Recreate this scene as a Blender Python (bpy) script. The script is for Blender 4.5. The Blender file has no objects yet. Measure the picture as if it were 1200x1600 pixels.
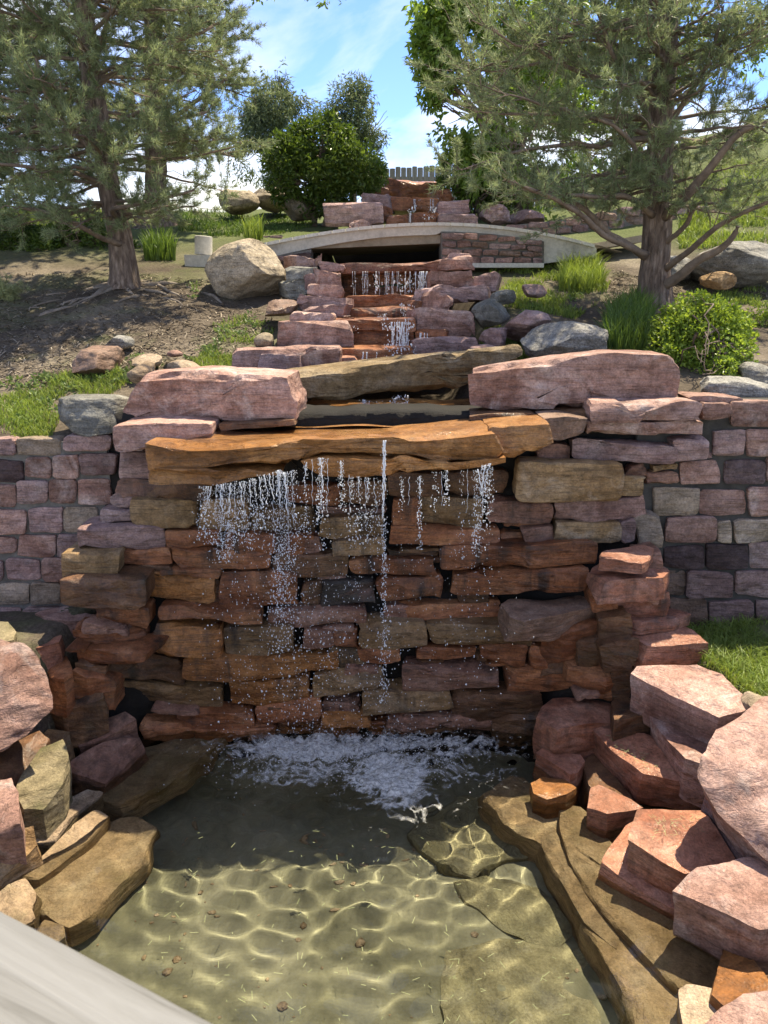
import bpy, math, random
import numpy as np

# ------------------------------------------------------------------ camera, sky, sun, exposure
SC = bpy.context.scene
COL = SC.collection
F, CX, CY = 1150.0, 600.0, 800.0          # the photograph's lens, in its own pixels
PIT = math.radians(16.0)
SP, CP = math.sin(PIT), math.cos(PIT)
CZ = 3.06                                  # eye height above the pool's water
cam_d = bpy.data.cameras.new('camera')
cam = bpy.data.objects.new('camera', cam_d)
COL.objects.link(cam)
cam.location = (0, 0, CZ)
cam.rotation_euler = (math.radians(90) - PIT, 0, 0)
cam_d.sensor_fit = 'VERTICAL'
cam_d.sensor_height = 36.0
cam_d.lens = F / 1600.0 * 36.0
cam_d.clip_start = 0.05
cam_d.clip_end = 500
cam_d.dof.use_dof = True
cam_d.dof.focus_distance = 5.2
cam_d.dof.aperture_fstop = 10.0
SC.camera = cam

SUN_EL, SUN_AZ = math.radians(68), math.radians(44)     # azimuth from +Y towards +X
w = bpy.data.worlds.new('World')
SC.world = w
w.use_nodes = True
nt = w.node_tree
nt.nodes.clear()
wo = nt.nodes.new('ShaderNodeOutputWorld')
wb = nt.nodes.new('ShaderNodeBackground')
sk = nt.nodes.new('ShaderNodeTexSky')
sk.sky_type = 'NISHITA'
sk.sun_disc = False
sk.sun_elevation = SUN_EL
sk.sun_rotation = SUN_AZ
sk.altitude = 1800
sk.air_density = 1.0
sk.dust_density = 0.0
sk.ozone_density = 6.0
wb.inputs['Strength'].default_value = 0.125
tc = nt.nodes.new('ShaderNodeTexCoord')
mp = nt.nodes.new('ShaderNodeMapping')
mp.inputs['Scale'].default_value = (1.6, 1.6, 3.6)
mp.inputs['Location'].default_value = (0.42, 0.1, 0.35)
n1 = nt.nodes.new('ShaderNodeTexNoise')
n1.inputs['Scale'].default_value = 2.0
n1.inputs['Detail'].default_value = 9
n1.inputs['Roughness'].default_value = 0.55
n1.inputs['Distortion'].default_value = 0.4
cr = nt.nodes.new('ShaderNodeValToRGB')
cr.color_ramp.elements[0].position = 0.44
cr.color_ramp.elements[0].color = (0.0, 0.0, 0.0, 1)
cr.color_ramp.elements[1].position = 0.70
cr.color_ramp.elements[1].color = (0.92, 0.92, 0.92, 1)
mx = nt.nodes.new('ShaderNodeMix')
mx.data_type = 'RGBA'
mx.inputs[7].default_value = (2.4, 2.45, 2.5, 1)
nt.links.new(tc.outputs['Generated'], mp.inputs['Vector'])
nt.links.new(mp.outputs[0], n1.inputs['Vector'])
nt.links.new(n1.outputs['Fac'], cr.inputs[0])
nt.links.new(cr.outputs[0], mx.inputs[0])
deep = nt.nodes.new('ShaderNodeMix'); deep.data_type = 'RGBA'; deep.blend_type = 'MULTIPLY'; deep.inputs[0].default_value = 1.0
deep.inputs[7].default_value = (0.40, 0.445, 0.62, 1)          # the clean deep blue of a dry summer sky
nt.links.new(sk.outputs[0], deep.inputs[6])
nt.links.new(deep.outputs[2], mx.inputs[6])
nt.links.new(mx.outputs[2], wb.inputs['Color'])
nt.links.new(wb.outputs[0], wo.inputs['Surface'])

sun_d = bpy.data.lights.new('sun', 'SUN')
sun_d.energy = 2.0
sun_d.angle = math.radians(0.53)
sun_d.color = (1.0, 0.95, 0.87)
sun = bpy.data.objects.new('sun', sun_d)
COL.objects.link(sun)
sun.location = (4, 8, 14)
sun.rotation_euler = (math.radians(90) - SUN_EL, 0, math.pi - SUN_AZ)
sun_d.cycles.is_caustics_light = True

SC.view_settings.view_transform = 'Standard'
SC.view_settings.look = 'None'
SC.view_settings.gamma = 1
SC.view_settings.use_curve_mapping = False
SC.view_settings.exposure = 2.38
SC.view_settings.use_white_balance = True
SC.view_settings.white_balance_temperature = 7900
SC.view_settings.white_balance_tint = 4
SC.render.engine = 'CYCLES'
SC.cycles.max_bounces = 10
SC.cycles.transparent_max_bounces = 12
SC.cycles.transmission_bounces = 8
SC.cycles.use_denoising = True
SC.cycles.sample_clamp_indirect = 6
SC.cycles.blur_glossy = 0.6

R = np.random.default_rng(11)
random.seed(11)

# ------------------------------------------------------------------ geometry helpers
def ray(u, v):
    u, v = np.broadcast_arrays(np.asarray(u, float), np.asarray(v, float))
    yc = (CY - v) / F
    return np.stack([(u - CX) / F, CP + yc * SP, -SP + yc * CP], -1)

def atY(u, v, Y):                          # the point of the place at distance Y seen at photo pixel u, v
    d = ray(u, v)
    return np.array([0, 0, CZ]) + d * (np.asarray(Y, float) / d[..., 1])[..., None]

def atZ(u, v, z):                          # ... at height z
    d = ray(u, v)
    return np.array([0, 0, CZ]) + d * ((np.asarray(z, float) - CZ) / d[..., 2])[..., None]

def sm(x, a, b):
    t = np.clip((np.asarray(x, float) - a) / (b - a), 0, 1)
    return t * t * (3 - 2 * t)

def _h(i, j, k, s):
    n = (i * 374761393 + j * 668265263 + k * 2147483647 + s * 1274126177) & 0xFFFFFFFF
    n = ((n ^ (n >> 13)) * 1274126177) & 0xFFFFFFFF
    n = ((n ^ (n >> 16)) * 2246822519) & 0xFFFFFFFF
    return ((n ^ (n >> 15)) & 0xFFFF) / 32767.5 - 1.0

def vnoise(p, s=0):
    p = np.asarray(p, float)
    f = np.floor(p); i = f.astype(np.int64); t = p - f
    t = t * t * (3 - 2 * t)
    r = 0
    for dx in (0, 1):
        wx = t[:, 0] if dx else 1 - t[:, 0]
        for dy in (0, 1):
            wy = t[:, 1] if dy else 1 - t[:, 1]
            for dz in (0, 1):
                wz = t[:, 2] if dz else 1 - t[:, 2]
                r = r + wx * wy * wz * _h(i[:, 0] + dx, i[:, 1] + dy, i[:, 2] + dz, s)
    return r

def fbm(p, o=4, s=0, g=0.5):
    p = np.asarray(p, float); a, r = 1.0, 0
    for k in range(o):
        r = r + a * vnoise(p * (2.03 ** k) + 17.3 * k, s + k); a *= g
    return r

def vvec(p, s=0, o=2):
    return np.stack([fbm(p, o, s), fbm(p, o, s + 31), fbm(p, o, s + 67)], -1)

def nrm(a):
    return a / (np.linalg.norm(a, axis=-1, keepdims=True) + 1e-12)

def link(name, me, parent=None, loc=(0, 0, 0)):
    o = bpy.data.objects.new(name, me)
    COL.objects.link(o)
    o.location = loc
    if parent is not None:
        o.parent = parent
    return o

def np_mesh(name, V, polys, mat, smooth=True, angle=None):
    """polys: an (n,k) int array or a list of such arrays."""
    me = bpy.data.meshes.new(name)
    if not isinstance(polys, (list, tuple)):
        polys = [polys]
    polys = [np.asarray(q, np.int32) for q in polys if len(q)]
    loops = np.concatenate([q.ravel() for q in polys])
    tot = np.concatenate([np.full(len(q), q.shape[1], np.int32) for q in polys])
    st = np.concatenate([[0], np.cumsum(tot)[:-1]]).astype(np.int32)
    me.vertices.add(len(V)); me.loops.add(len(loops)); me.polygons.add(len(tot))
    me.vertices.foreach_set('co', np.asarray(V, np.float32).ravel())
    me.loops.foreach_set('vertex_index', loops.astype(np.int32))
    me.polygons.foreach_set('loop_start', st)
    me.polygons.foreach_set('use_smooth', np.full(len(tot), smooth))
    me.update(calc_edges=True)
    me.validate()
    if angle is not None and smooth:
        me.set_sharp_from_angle(angle=math.radians(angle))
    if mat is not None:
        me.materials.append(mat)
    return me

def tag(o, label, cat=None, group=None, kind=None):
    if label: o['label'] = label
    if cat: o['category'] = cat
    if group: o['group'] = group
    if kind: o['kind'] = kind
    return o

def empty(name, loc, label, cat, group=None):
    o = bpy.data.objects.new(name, None)
    COL.objects.link(o)
    o.location = tuple(float(c) for c in loc)
    o.empty_display_size = 0.2
    return tag(o, label, cat, group)

def put(name, V, polys, mat, parent=None, smooth=True, angle=None, base=False):
    """mesh given in world coordinates -> object with its origin at the mesh's middle (or base)."""
    V = np.asarray(V, float)
    c = (V.min(0) + V.max(0)) / 2
    if base: c[2] = V[:, 2].min()
    me = np_mesh(name, V - c, polys, mat, smooth, angle)
    loc = c - (np.array(parent.matrix_basis.translation) if parent is not None else 0)
    return link(name, me, parent, tuple(loc))

class MB:
    """collects pieces of one mesh"""
    def __init__(s): s.V = []; s.P = {}; s.n = 0
    def add(s, V, P):
        V = np.asarray(V, float)
        for q in (P if isinstance(P, (list, tuple)) and len(P) and isinstance(P[0], np.ndarray) else [np.asarray(P)]):
            if len(q): s.P.setdefault(q.shape[1], []).append(q + s.n)
        s.V.append(V); s.n += len(V)
    def get(s): return np.concatenate(s.V), [np.concatenate(q) for q in s.P.values()]
    def put(s, name, mat, parent=None, **k):
        V, P = s.get(); return put(name, V, P, mat, parent, **k)

def box(lo, hi):
    x0, y0, z0 = lo; x1, y1, z1 = hi
    V = np.array([[x0,y0,z0],[x1,y0,z0],[x1,y1,z0],[x0,y1,z0],[x0,y0,z1],[x1,y0,z1],[x1,y1,z1],[x0,y1,z1]], float)
    P = np.array([[0,3,2,1],[4,5,6,7],[0,1,5,4],[1,2,6,5],[2,3,7,6],[3,0,4,7]])
    return V, P

def tube(pts, rad, n=6, cap=True):
    pts = np.asarray(pts, float); m = len(pts)
    rad = np.broadcast_to(np.asarray(rad, float), (m,))
    T = np.gradient(pts, axis=0); T = nrm(T)
    up = np.where(np.abs(T[:, 2:3]) > 0.9, np.array([[1.0, 0, 0]]), np.array([[0, 0, 1.0]]))
    A = nrm(np.cross(T, up)); B = np.cross(T, A)
    a = np.linspace(0, 2 * np.pi, n, endpoint=False)
    V = pts[:, None, :] + rad[:, None, None] * (np.cos(a)[None, :, None] * A[:, None, :] + np.sin(a)[None, :, None] * B[:, None, :])
    V = V.reshape(-1, 3)
    i = np.arange(m - 1)[:, None] * n; j = np.arange(n)[None, :]; k = (j + 1) % n
    Q = np.stack([i + j, i + k, i + n + k, i + n + j], -1).reshape(-1, 4)
    P = [Q]
    if cap:
        V = np.concatenate([V, pts[:1], pts[-1:]])
        j = np.arange(n); k = (j + 1) % n
        P.append(np.stack([np.full(n, m * n), k, j], -1))
        P.append(np.stack([np.full(n, m * n + 1), (m - 1) * n + j, (m - 1) * n + k], -1))
    return V, P

def grid_polys(nx, ny):
    i = np.arange(nx - 1)[:, None] * ny + np.arange(ny - 1)[None, :]
    return np.stack([i, i + ny, i + ny + 1, i + 1], -1).reshape(-1, 4)

# -------- stones
def resample(P, M):
    """M points round a closed outline, its corners kept"""
    P = np.asarray(P, float); n = len(P)
    L = np.linalg.norm(np.roll(P, -1, 0) - P, axis=1)
    k = np.maximum(1, np.round(L / L.sum() * M)).astype(int)
    while k.sum() > M: k[np.argmax(k)] -= 1
    while k.sum() < M: k[np.argmin(k / (L + 1e-9))] += 1
    out = np.concatenate([P[i] + (P[(i + 1) % n] - P[i]) * (np.arange(k[i]) / k[i])[:, None] for i in range(n)])
    return out * 0.92 + 0.04 * (np.roll(out, 1, 0) + np.roll(out, -1, 0))

_seed = [100]
def stone_VP(front, ext, M=40, rough=1.0, chips=5, bulge=0.25, back=0.94, strata=1.0, sides=5, bevel=None, chipd=0.085, grow=0.045):
    """A rough-hewn block: an outline extruded along ext, its edges knocked off by chisel planes, its faces cleft."""
    _seed[0] += 1; sd = _seed[0]
    rg = np.random.default_rng(sd)
    O = resample(front, M)
    c = O.mean(0)
    ext = np.asarray(ext, float); T = np.linalg.norm(ext); n = -ext / T
    area_n = np.cross(O - c, np.roll(O, -1, 0) - c).sum(0)
    if area_n @ n < 0: O = O[::-1].copy()
    r = np.linalg.norm(O - c, axis=1)
    t0 = nrm(np.roll(O, -1, 0) - np.roll(O, 1, 0)); o0 = np.cross(t0, n); o0 = o0 * np.sign((o0 * (O - c)).sum(1, keepdims=True) + 1e-9)
    O = O + o0 * grow * min(0.3, 2 * np.sort(r)[max(1, M // 6)], 1.5 * T + .05)
    r = np.linalg.norm(O - c, axis=1)
    mind = 2 * np.sort(r)[max(1, M // 6)]; mind = min(mind, 1.5 * T + 0.05)
    bv = bevel if bevel is not None else min(0.011, 0.07 * mind)
    rad, dep = [], []
    for s in (0.3, 0.58, 0.8): rad.append(s); dep.append(0.0)
    rad.append('in'); dep.append(0.0)
    rad.append(1.0); dep.append(bv / T)
    for d in np.linspace(0, 1, sides + 1)[1:]: rad.append(1 + (back - 1) * d); dep.append(d)
    rad.append(0.5); dep.append(1.0)
    fine = 1 - np.clip(bv / (r + 1e-6), 0, 0.5)
    L = []
    for s, d in zip(rad, dep):
        sc = fine[:, None] if isinstance(s, str) else s
        L.append(c + (O - c) * sc + ext * d)
    V = np.concatenate(L + [c[None], (c + ext)[None]])
    m = len(rad)
    j = np.arange(M); k = (j + 1) % M
    Q = np.concatenate([np.stack([a * M + j, (a + 1) * M + j, (a + 1) * M + k, a * M + k], -1) for a in range(m - 1)])
    Tr = np.concatenate([np.stack([np.full(M, m * M), j, k], -1), np.stack([np.full(M, m * M + 1), (m - 1) * M + k, (m - 1) * M + j], -1)])
    # face bulge
    rr = np.concatenate([np.repeat([0.3, 0.58, 0.8, 0.95, 1] + [1] * (sides) + [0.5], M), [0, 1]])
    fr = np.concatenate([np.repeat([1, 1, 1, 1, 0.4] + [0] * (sides + 1), M), [1, 0]])
    V = V + n * (fr * bulge * 0.22 * mind * (1 - rr ** 2) * (0.4 + 0.6 * rg.random()))[:, None] * 0.5
    # cleft relief
    off = rg.random(3) * 50
    f1 = 0.9 / mind
    amp = np.minimum(mind, 0.26) * rough
    V = V + vvec(V * f1 + off, sd, 1) * (0.036 * amp)
    V = V + vvec(V * f1 * 3.1 + off, sd + 5, 3) * (0.022 * amp)
    q = fbm(V * np.array([5.5, 5.5, 11.0]) + off[::-1], 2, sd + 9)
    step = np.floor(q * 3.5) / 3.5
    V = V + n * (step * fr * 0.055 * amp)[:, None]
    if strata:
        lay = fbm(np.stack([V[:, 0] * 1.2, V[:, 1] * 1.2, V[:, 2] * 30], -1) + off, 2, sd + 13)
        out = nrm((V - (c + ext * 0.5)) * np.array([1, 1, 0.02]))
        V = V + out * (lay * 0.006 * strata)[:, None]
    # chisel planes along the front rim: chamfers that follow the local edge and run out along it
    mc = min(mind, 0.3)
    tg = nrm(np.roll(O, -2, 0) - np.roll(O, 2, 0))
    for ci in range(chips * 2):
        i = rg.integers(M); p = O[i]
        o = np.cross(tg[i], n); o = o * np.sign(o @ (p - c) + 1e-9)
        o = nrm(o)
        flat = ci >= chips                   # the second half are broad shallow clefts across the face
        pn = nrm(n * (1.0 if flat else rg.uniform(0.3, 1.0)) + o * (rg.uniform(0.08, 0.34) if flat else rg.uniform(0.3, 1.0)) + tg[i] * rg.normal(0, 0.10 if flat else 0.16))
        d0 = pn @ p - rg.uniform(0.0, 1.0) ** 1.6 * chipd * mc
        dd = V @ pn - d0
        lim = np.linalg.norm(V - p, axis=1) < rg.uniform(1.0, 2.6) * mind
        lim = lim | flat
        dd = np.minimum(np.where((dd > 0) & lim, dd, 0), 1.9 * chipd * mc)
        V = V - dd[:, None] * pn * 0.96
    return V, [Q, Tr]

def stone(name, front, ext, mat, parent=None, M=40, angle=26, **k):
    V, P = stone_VP(front, ext, M=M, **k)
    return put(name, V, P, mat, parent, angle=angle)

def hull_rock(name, pts, mat, h=.045, rough=1.0, parent=None, angle=24, face=.010):
    """the convex rock through a set of points, its flat faces broken up by cleft relief"""
    import bmesh
    _seed[0] += 1; sd = _seed[0]
    bm = bmesh.new()
    for p in pts: bm.verts.new(p)
    r = bmesh.ops.convex_hull(bm, input=list(bm.verts))
    bmesh.ops.delete(bm, geom=[g for g in r['geom_interior'] if isinstance(g, bmesh.types.BMVert)], context='VERTS')
    for _ in range(7):
        bmesh.ops.triangulate(bm, faces=list(bm.faces))
        le = [e for e in bm.edges if e.calc_length() > h * 1.5]
        if not le: break
        bmesh.ops.subdivide_edges(bm, edges=le, cuts=1)
    bmesh.ops.triangulate(bm, faces=list(bm.faces)); bm.normal_update()
    V = np.array([v.co[:] for v in bm.verts]); N = np.array([v.normal[:] for v in bm.verts])
    P = np.array([[v.index for v in f.verts] for f in bm.faces]); bm.free()
    V = V + vvec(V * 2.2 + sd, sd, 2) * .022 * rough + vvec(V * 7 + sd, sd + 3, 3) * .009 * rough
    q = fbm(V * np.array([5, 5, 9]) + sd * .37, 2, sd + 9); V = V + N * (np.floor(q * 3.5) / 3.5 * face * rough)[:, None]
    return put(name, V, P, mat, parent, angle=angle)

def quad_px(x0, y0, x1, y1, Y0, Y1=None, tilt=0, jit=1.5):
    """rectangle on the photo -> an upright outline standing at distance Y0..Y1"""
    Y1 = Y0 if Y1 is None else Y1
    j = R.normal(0, jit, (8, 2))
    xm = (x0 + x1) / 2; ym = (Y0 + Y1) / 2
    rx = min(4, (x1 - x0) * .1); ry = min(3.5, (y1 - y0) * .15)
    u = np.array([x0, x0 + rx, x1 - rx, x1, x1, x1 - rx, x0 + rx, x0]) + j[:, 0]
    v = np.array([y0 + ry, y0, y0 + tilt, y0 + ry + tilt, y1 - ry + tilt, y1 + tilt, y1, y1 - ry]) + j[:, 1]
    Y = np.interp(u, [x0, x1], [Y0, Y1])
    return atY(u, v, Y)

_ico = {}
def ico(s):
    if s in _ico: return _ico[s]
    t = (1 + 5 ** .5) / 2
    V = nrm(np.array([[-1,t,0],[1,t,0],[-1,-t,0],[1,-t,0],[0,-1,t],[0,1,t],[0,-1,-t],[0,1,-t],[t,0,-1],[t,0,1],[-t,0,-1],[-t,0,1]], float))
    Fc = np.array([[0,11,5],[0,5,1],[0,1,7],[0,7,10],[0,10,11],[1,5,9],[5,11,4],[11,10,2],[10,7,6],[7,1,8],[3,9,4],[3,4,2],[3,2,6],[3,6,8],[3,8,9],[4,9,5],[2,4,11],[6,2,10],[8,6,7],[9,8,1]])
    for _ in range(s):
        cache = {}; V = list(V); nf = []
        def mid(a, b):
            key = (min(a, b), max(a, b))
            if key not in cache:
                m = V[a] + V[b]; V.append(m / np.linalg.norm(m)); cache[key] = len(V) - 1
            return cache[key]
        for a, b, c in Fc:
            ab, bc, ca = mid(a, b), mid(b, c), mid(c, a)
            nf += [[a, ab, ca], [b, bc, ab], [c, ca, bc], [ab, bc, ca]]
        V = np.array(V); Fc = np.array(nf)
    _ico[s] = (np.asarray(V), Fc)
    return _ico[s]

def boulder(name, c, rad, mat, parent=None, rot=0.0, cuts=9, rough=0.10, sub=4, flat=0.0, square=0.0, angle=45, cutmin=0.62):
    _seed[0] += 1; rg = np.random.default_rng(_seed[0])
    V, P = ico(sub)
    V = V.copy()
    if square:
        e = 1 - square * 0.65
        V = np.sign(V) * np.abs(V) ** e
    V = V + vvec(V * 0.9 + rg.random(3) * 40, _seed[0], 1) * rough * 1.6
    for _ in range(cuts):
        pn = nrm(rg.normal(size=3)); d0 = rg.uniform(cutmin, 0.88)
        dd = V @ pn - d0; V = V - np.where(dd > 0, dd, 0)[:, None] * pn * 0.92
    V = V + vvec(V * 3.1 + rg.random(3) * 40, _seed[0] + 3, 3) * rough * 0.42
    if flat: V[:, 2] = np.where(V[:, 2] < -flat, -flat, V[:, 2])
    V = V * np.asarray(rad)
    ca, sa = math.cos(rot), math.sin(rot)
    V = V @ np.array([[ca, sa, 0], [-sa, ca, 0], [0, 0, 1]])
    return put(name, V + np.asarray(c), P, mat, parent, angle=angle)

def boulder_px(name, x0, y0, x1, y1, Y, dy, mat, **k):
    c = atY((x0 + x1) / 2, (y0 + y1) / 2, Y)
    t = Y / ray(0, (y0 + y1) / 2)[1]
    return boulder(name, c, ((x1 - x0) / 2 * t / F, dy, (y1 - y0) / 2 * t / F), mat, **k)

# -------- ground
def terr(x, y):
    x = np.asarray(x, float); y = np.asarray(y, float)
    z = np.interp(y, [4, 5.1, 6.2, 7.5, 9, 12, 16, 20, 30, 120], [1.85, 2.10, 2.46, 2.86, 3.28, 4.10, 4.82, 5.05, 5.2, 6.0])
    z = z + sm(x, 0.8, 2.2) * np.interp(y, [5, 6.5, 8.5, 10], [0.18, 0.1, 0.0, 0.0])
    z = z + sm(x, 2.2, 9) * np.interp(y, [5, 9, 12, 20, 30], [0.1, 0.35, 0.9, 2.1, 2.6])
    ch = 1 - sm(np.abs(x - 0.08), 0.5, 0.95)
    z = z - ch * np.interp(y, [5.0, 5.3, 9.0, 11, 15, 17], [0.15, 0.5, 0.75, 0.9, 0.5, 0.0])
    p = np.stack([x, y, 0 * x], -1).reshape(-1, 3)
    z = z + (fbm(p * 0.9, 3, 5) * 0.045).reshape(x.shape)
    return z

def ground_hit(u, v, y0=5.15, y1=40.0):
    u = np.atleast_1d(np.asarray(u, float)); v = np.atleast_1d(np.asarray(v, float))
    d = ray(u, v); d = d / d[:, 1:2]
    Y = np.full(len(u), y0); hit = np.zeros(len(u), bool)
    step = 0.04
    for k in range(420):
        z = CZ + d[:, 2] * Y
        h = terr(d[:, 0] * Y, Y)
        hit |= z <= h
        Y = np.where(hit, Y, Y + step * (1 + k * .02))
        if hit.all(): break
    lo = Y - 0.04 * (1 + 420 * .02) * .5; hi = Y.copy()            # then close in on the exact point
    lo = np.maximum(lo, y0)
    for k in range(14):
        m = (lo + hi) / 2; under = CZ + d[:, 2] * m <= terr(d[:, 0] * m, m)
        hi = np.where(under, m, hi); lo = np.where(under, lo, m)
    Y = np.where(hit, hi, Y)
    P = np.stack([d[:, 0] * Y, Y, terr(d[:, 0] * Y, Y)], -1)
    return P, hit & (Y < y1)

def in_poly(u, v, poly):
    poly = np.asarray(poly, float); r = np.zeros(len(u), bool)
    x, y = poly[:, 0], poly[:, 1]; k = len(poly) - 1
    for i in range(len(poly)):
        c = ((y[i] > v) != (y[k] > v)) & (u < (x[k] - x[i]) * (v - y[i]) / (y[k] - y[i] + 1e-9) + x[i])
        r ^= c; k = i
    return r

def sample_poly(poly, n, rg):
    poly = np.asarray(poly, float); lo, hi = poly.min(0), poly.max(0)
    U, Vv = [], []
    got = 0
    while got < n:
        u = rg.uniform(lo[0], hi[0], n); v = rg.uniform(lo[1], hi[1], n)
        m = in_poly(u, v, poly); U.append(u[m]); Vv.append(v[m]); got += m.sum()
    return np.concatenate(U)[:n], np.concatenate(Vv)[:n]

# ------------------------------------------------------------------ materials
class NT:
    def __init__(s, name):
        s.m = bpy.data.materials.new(name); s.m.use_nodes = True
        s.t = s.m.node_tree; s.t.nodes.clear()
        s.out = s.n('OutputMaterial')
    def n(s, k, **kw):
        nd = s.t.nodes.new('ShaderNode' + k)
        for a, b in kw.items(): setattr(nd, a, b)
        return nd
    def l(s, a, b): s.t.links.new(a, b)
    def coords(s, rand=True):
        tc = s.n('TexCoord')
        if not rand: return tc.outputs['Object']
        oi = s.n('ObjectInfo'); mu = s.n('Math', operation='MULTIPLY'); mu.inputs[1].default_value = 53.0
        s.l(oi.outputs['Random'], mu.inputs[0])
        ad = s.n('VectorMath', operation='ADD'); s.l(tc.outputs['Object'], ad.inputs[0]); s.l(mu.outputs[0], ad.inputs[1])
        return ad.outputs[0]
    def scale(s, co, sc):
        m = s.n('Mapping'); m.inputs['Scale'].default_value = sc if isinstance(sc, tuple) else (sc,) * 3
        s.l(co, m.inputs['Vector']); return m.outputs[0]
    def noise(s, co, sc=1.0, det=5, ro=0.55, dist=0.0):
        if isinstance(sc, tuple): co = s.scale(co, sc); sc = 1.0
        n = s.n('TexNoise'); n.inputs['Scale'].default_value = sc; n.inputs['Detail'].default_value = det
        n.inputs['Roughness'].default_value = ro; n.inputs['Distortion'].default_value = dist
        s.l(co, n.inputs['Vector']); return n.outputs['Fac']
    def ramp(s, fac, stops):
        r = s.n('ValToRGB'); e = r.color_ramp.elements
        while len(e) < len(stops): e.new(0.5)
        for i, (p, c) in enumerate(stops):
            e[i].position = p; e[i].color = (c, c, c, 1) if isinstance(c, (int, float)) else (*c, 1)
        s.l(fac, r.inputs[0]); return r.outputs[0]
    def mix(s, fac, a, b, mode='MIX'):
        m = s.n('Mix', data_type='RGBA', blend_type=mode)
        for k, val in ((0, fac), (6, a), (7, b)):
            sock = m.inputs[k]
            if isinstance(val, (int, float)): sock.default_value = val if k == 0 else (val, val, val, 1)
            elif isinstance(val, tuple): sock.default_value = (*val, 1)
            else: s.l(val, sock)
        return m.outputs[2]
    def hsv(s, col, v=None, h=None, sat=None):
        x = s.n('HueSaturation'); s.l(col, x.inputs['Color'])
        for k, val in (('Value', v), ('Hue', h), ('Saturation', sat)):
            if val is not None:
                if isinstance(val, (int, float)): x.inputs[k].default_value = val
                else: s.l(val, x.inputs[k])
        return x.outputs[0]
    def mrange(s, v, a, b):
        m = s.n('MapRange'); m.inputs['To Min'].default_value = a; m.inputs['To Max'].default_value = b
        s.l(v, m.inputs['Value']); return m.outputs[0]
    def bump(s, h, strength=0.5, dist=0.02, prev=None):
        b = s.n('Bump'); b.inputs['Strength'].default_value = strength; b.inputs['Distance'].default_value = dist
        s.l(h, b.inputs['Height'])
        if prev is not None: s.l(prev, b.inputs['Normal'])
        return b.outputs[0]
    def bsdf(s, col, rough, normal=None, spec=0.5, **kw):
        p = s.n('BsdfPrincipled')
        for k, val in (('Base Color', col), ('Roughness', rough), ('Specular IOR Level', spec)):
            if isinstance(val, (int, float)): p.inputs[k].default_value = val
            elif isinstance(val, tuple): p.inputs[k].default_value = (*val, 1)
            else: s.l(val, p.inputs[k])
        if normal is not None: s.l(normal, p.inputs['Normal'])
        for k, val in kw.items(): p.inputs[k.replace('_', ' ')].default_value = val
        s.l(p.outputs[0], s.out.inputs['Surface']); return p

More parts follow.
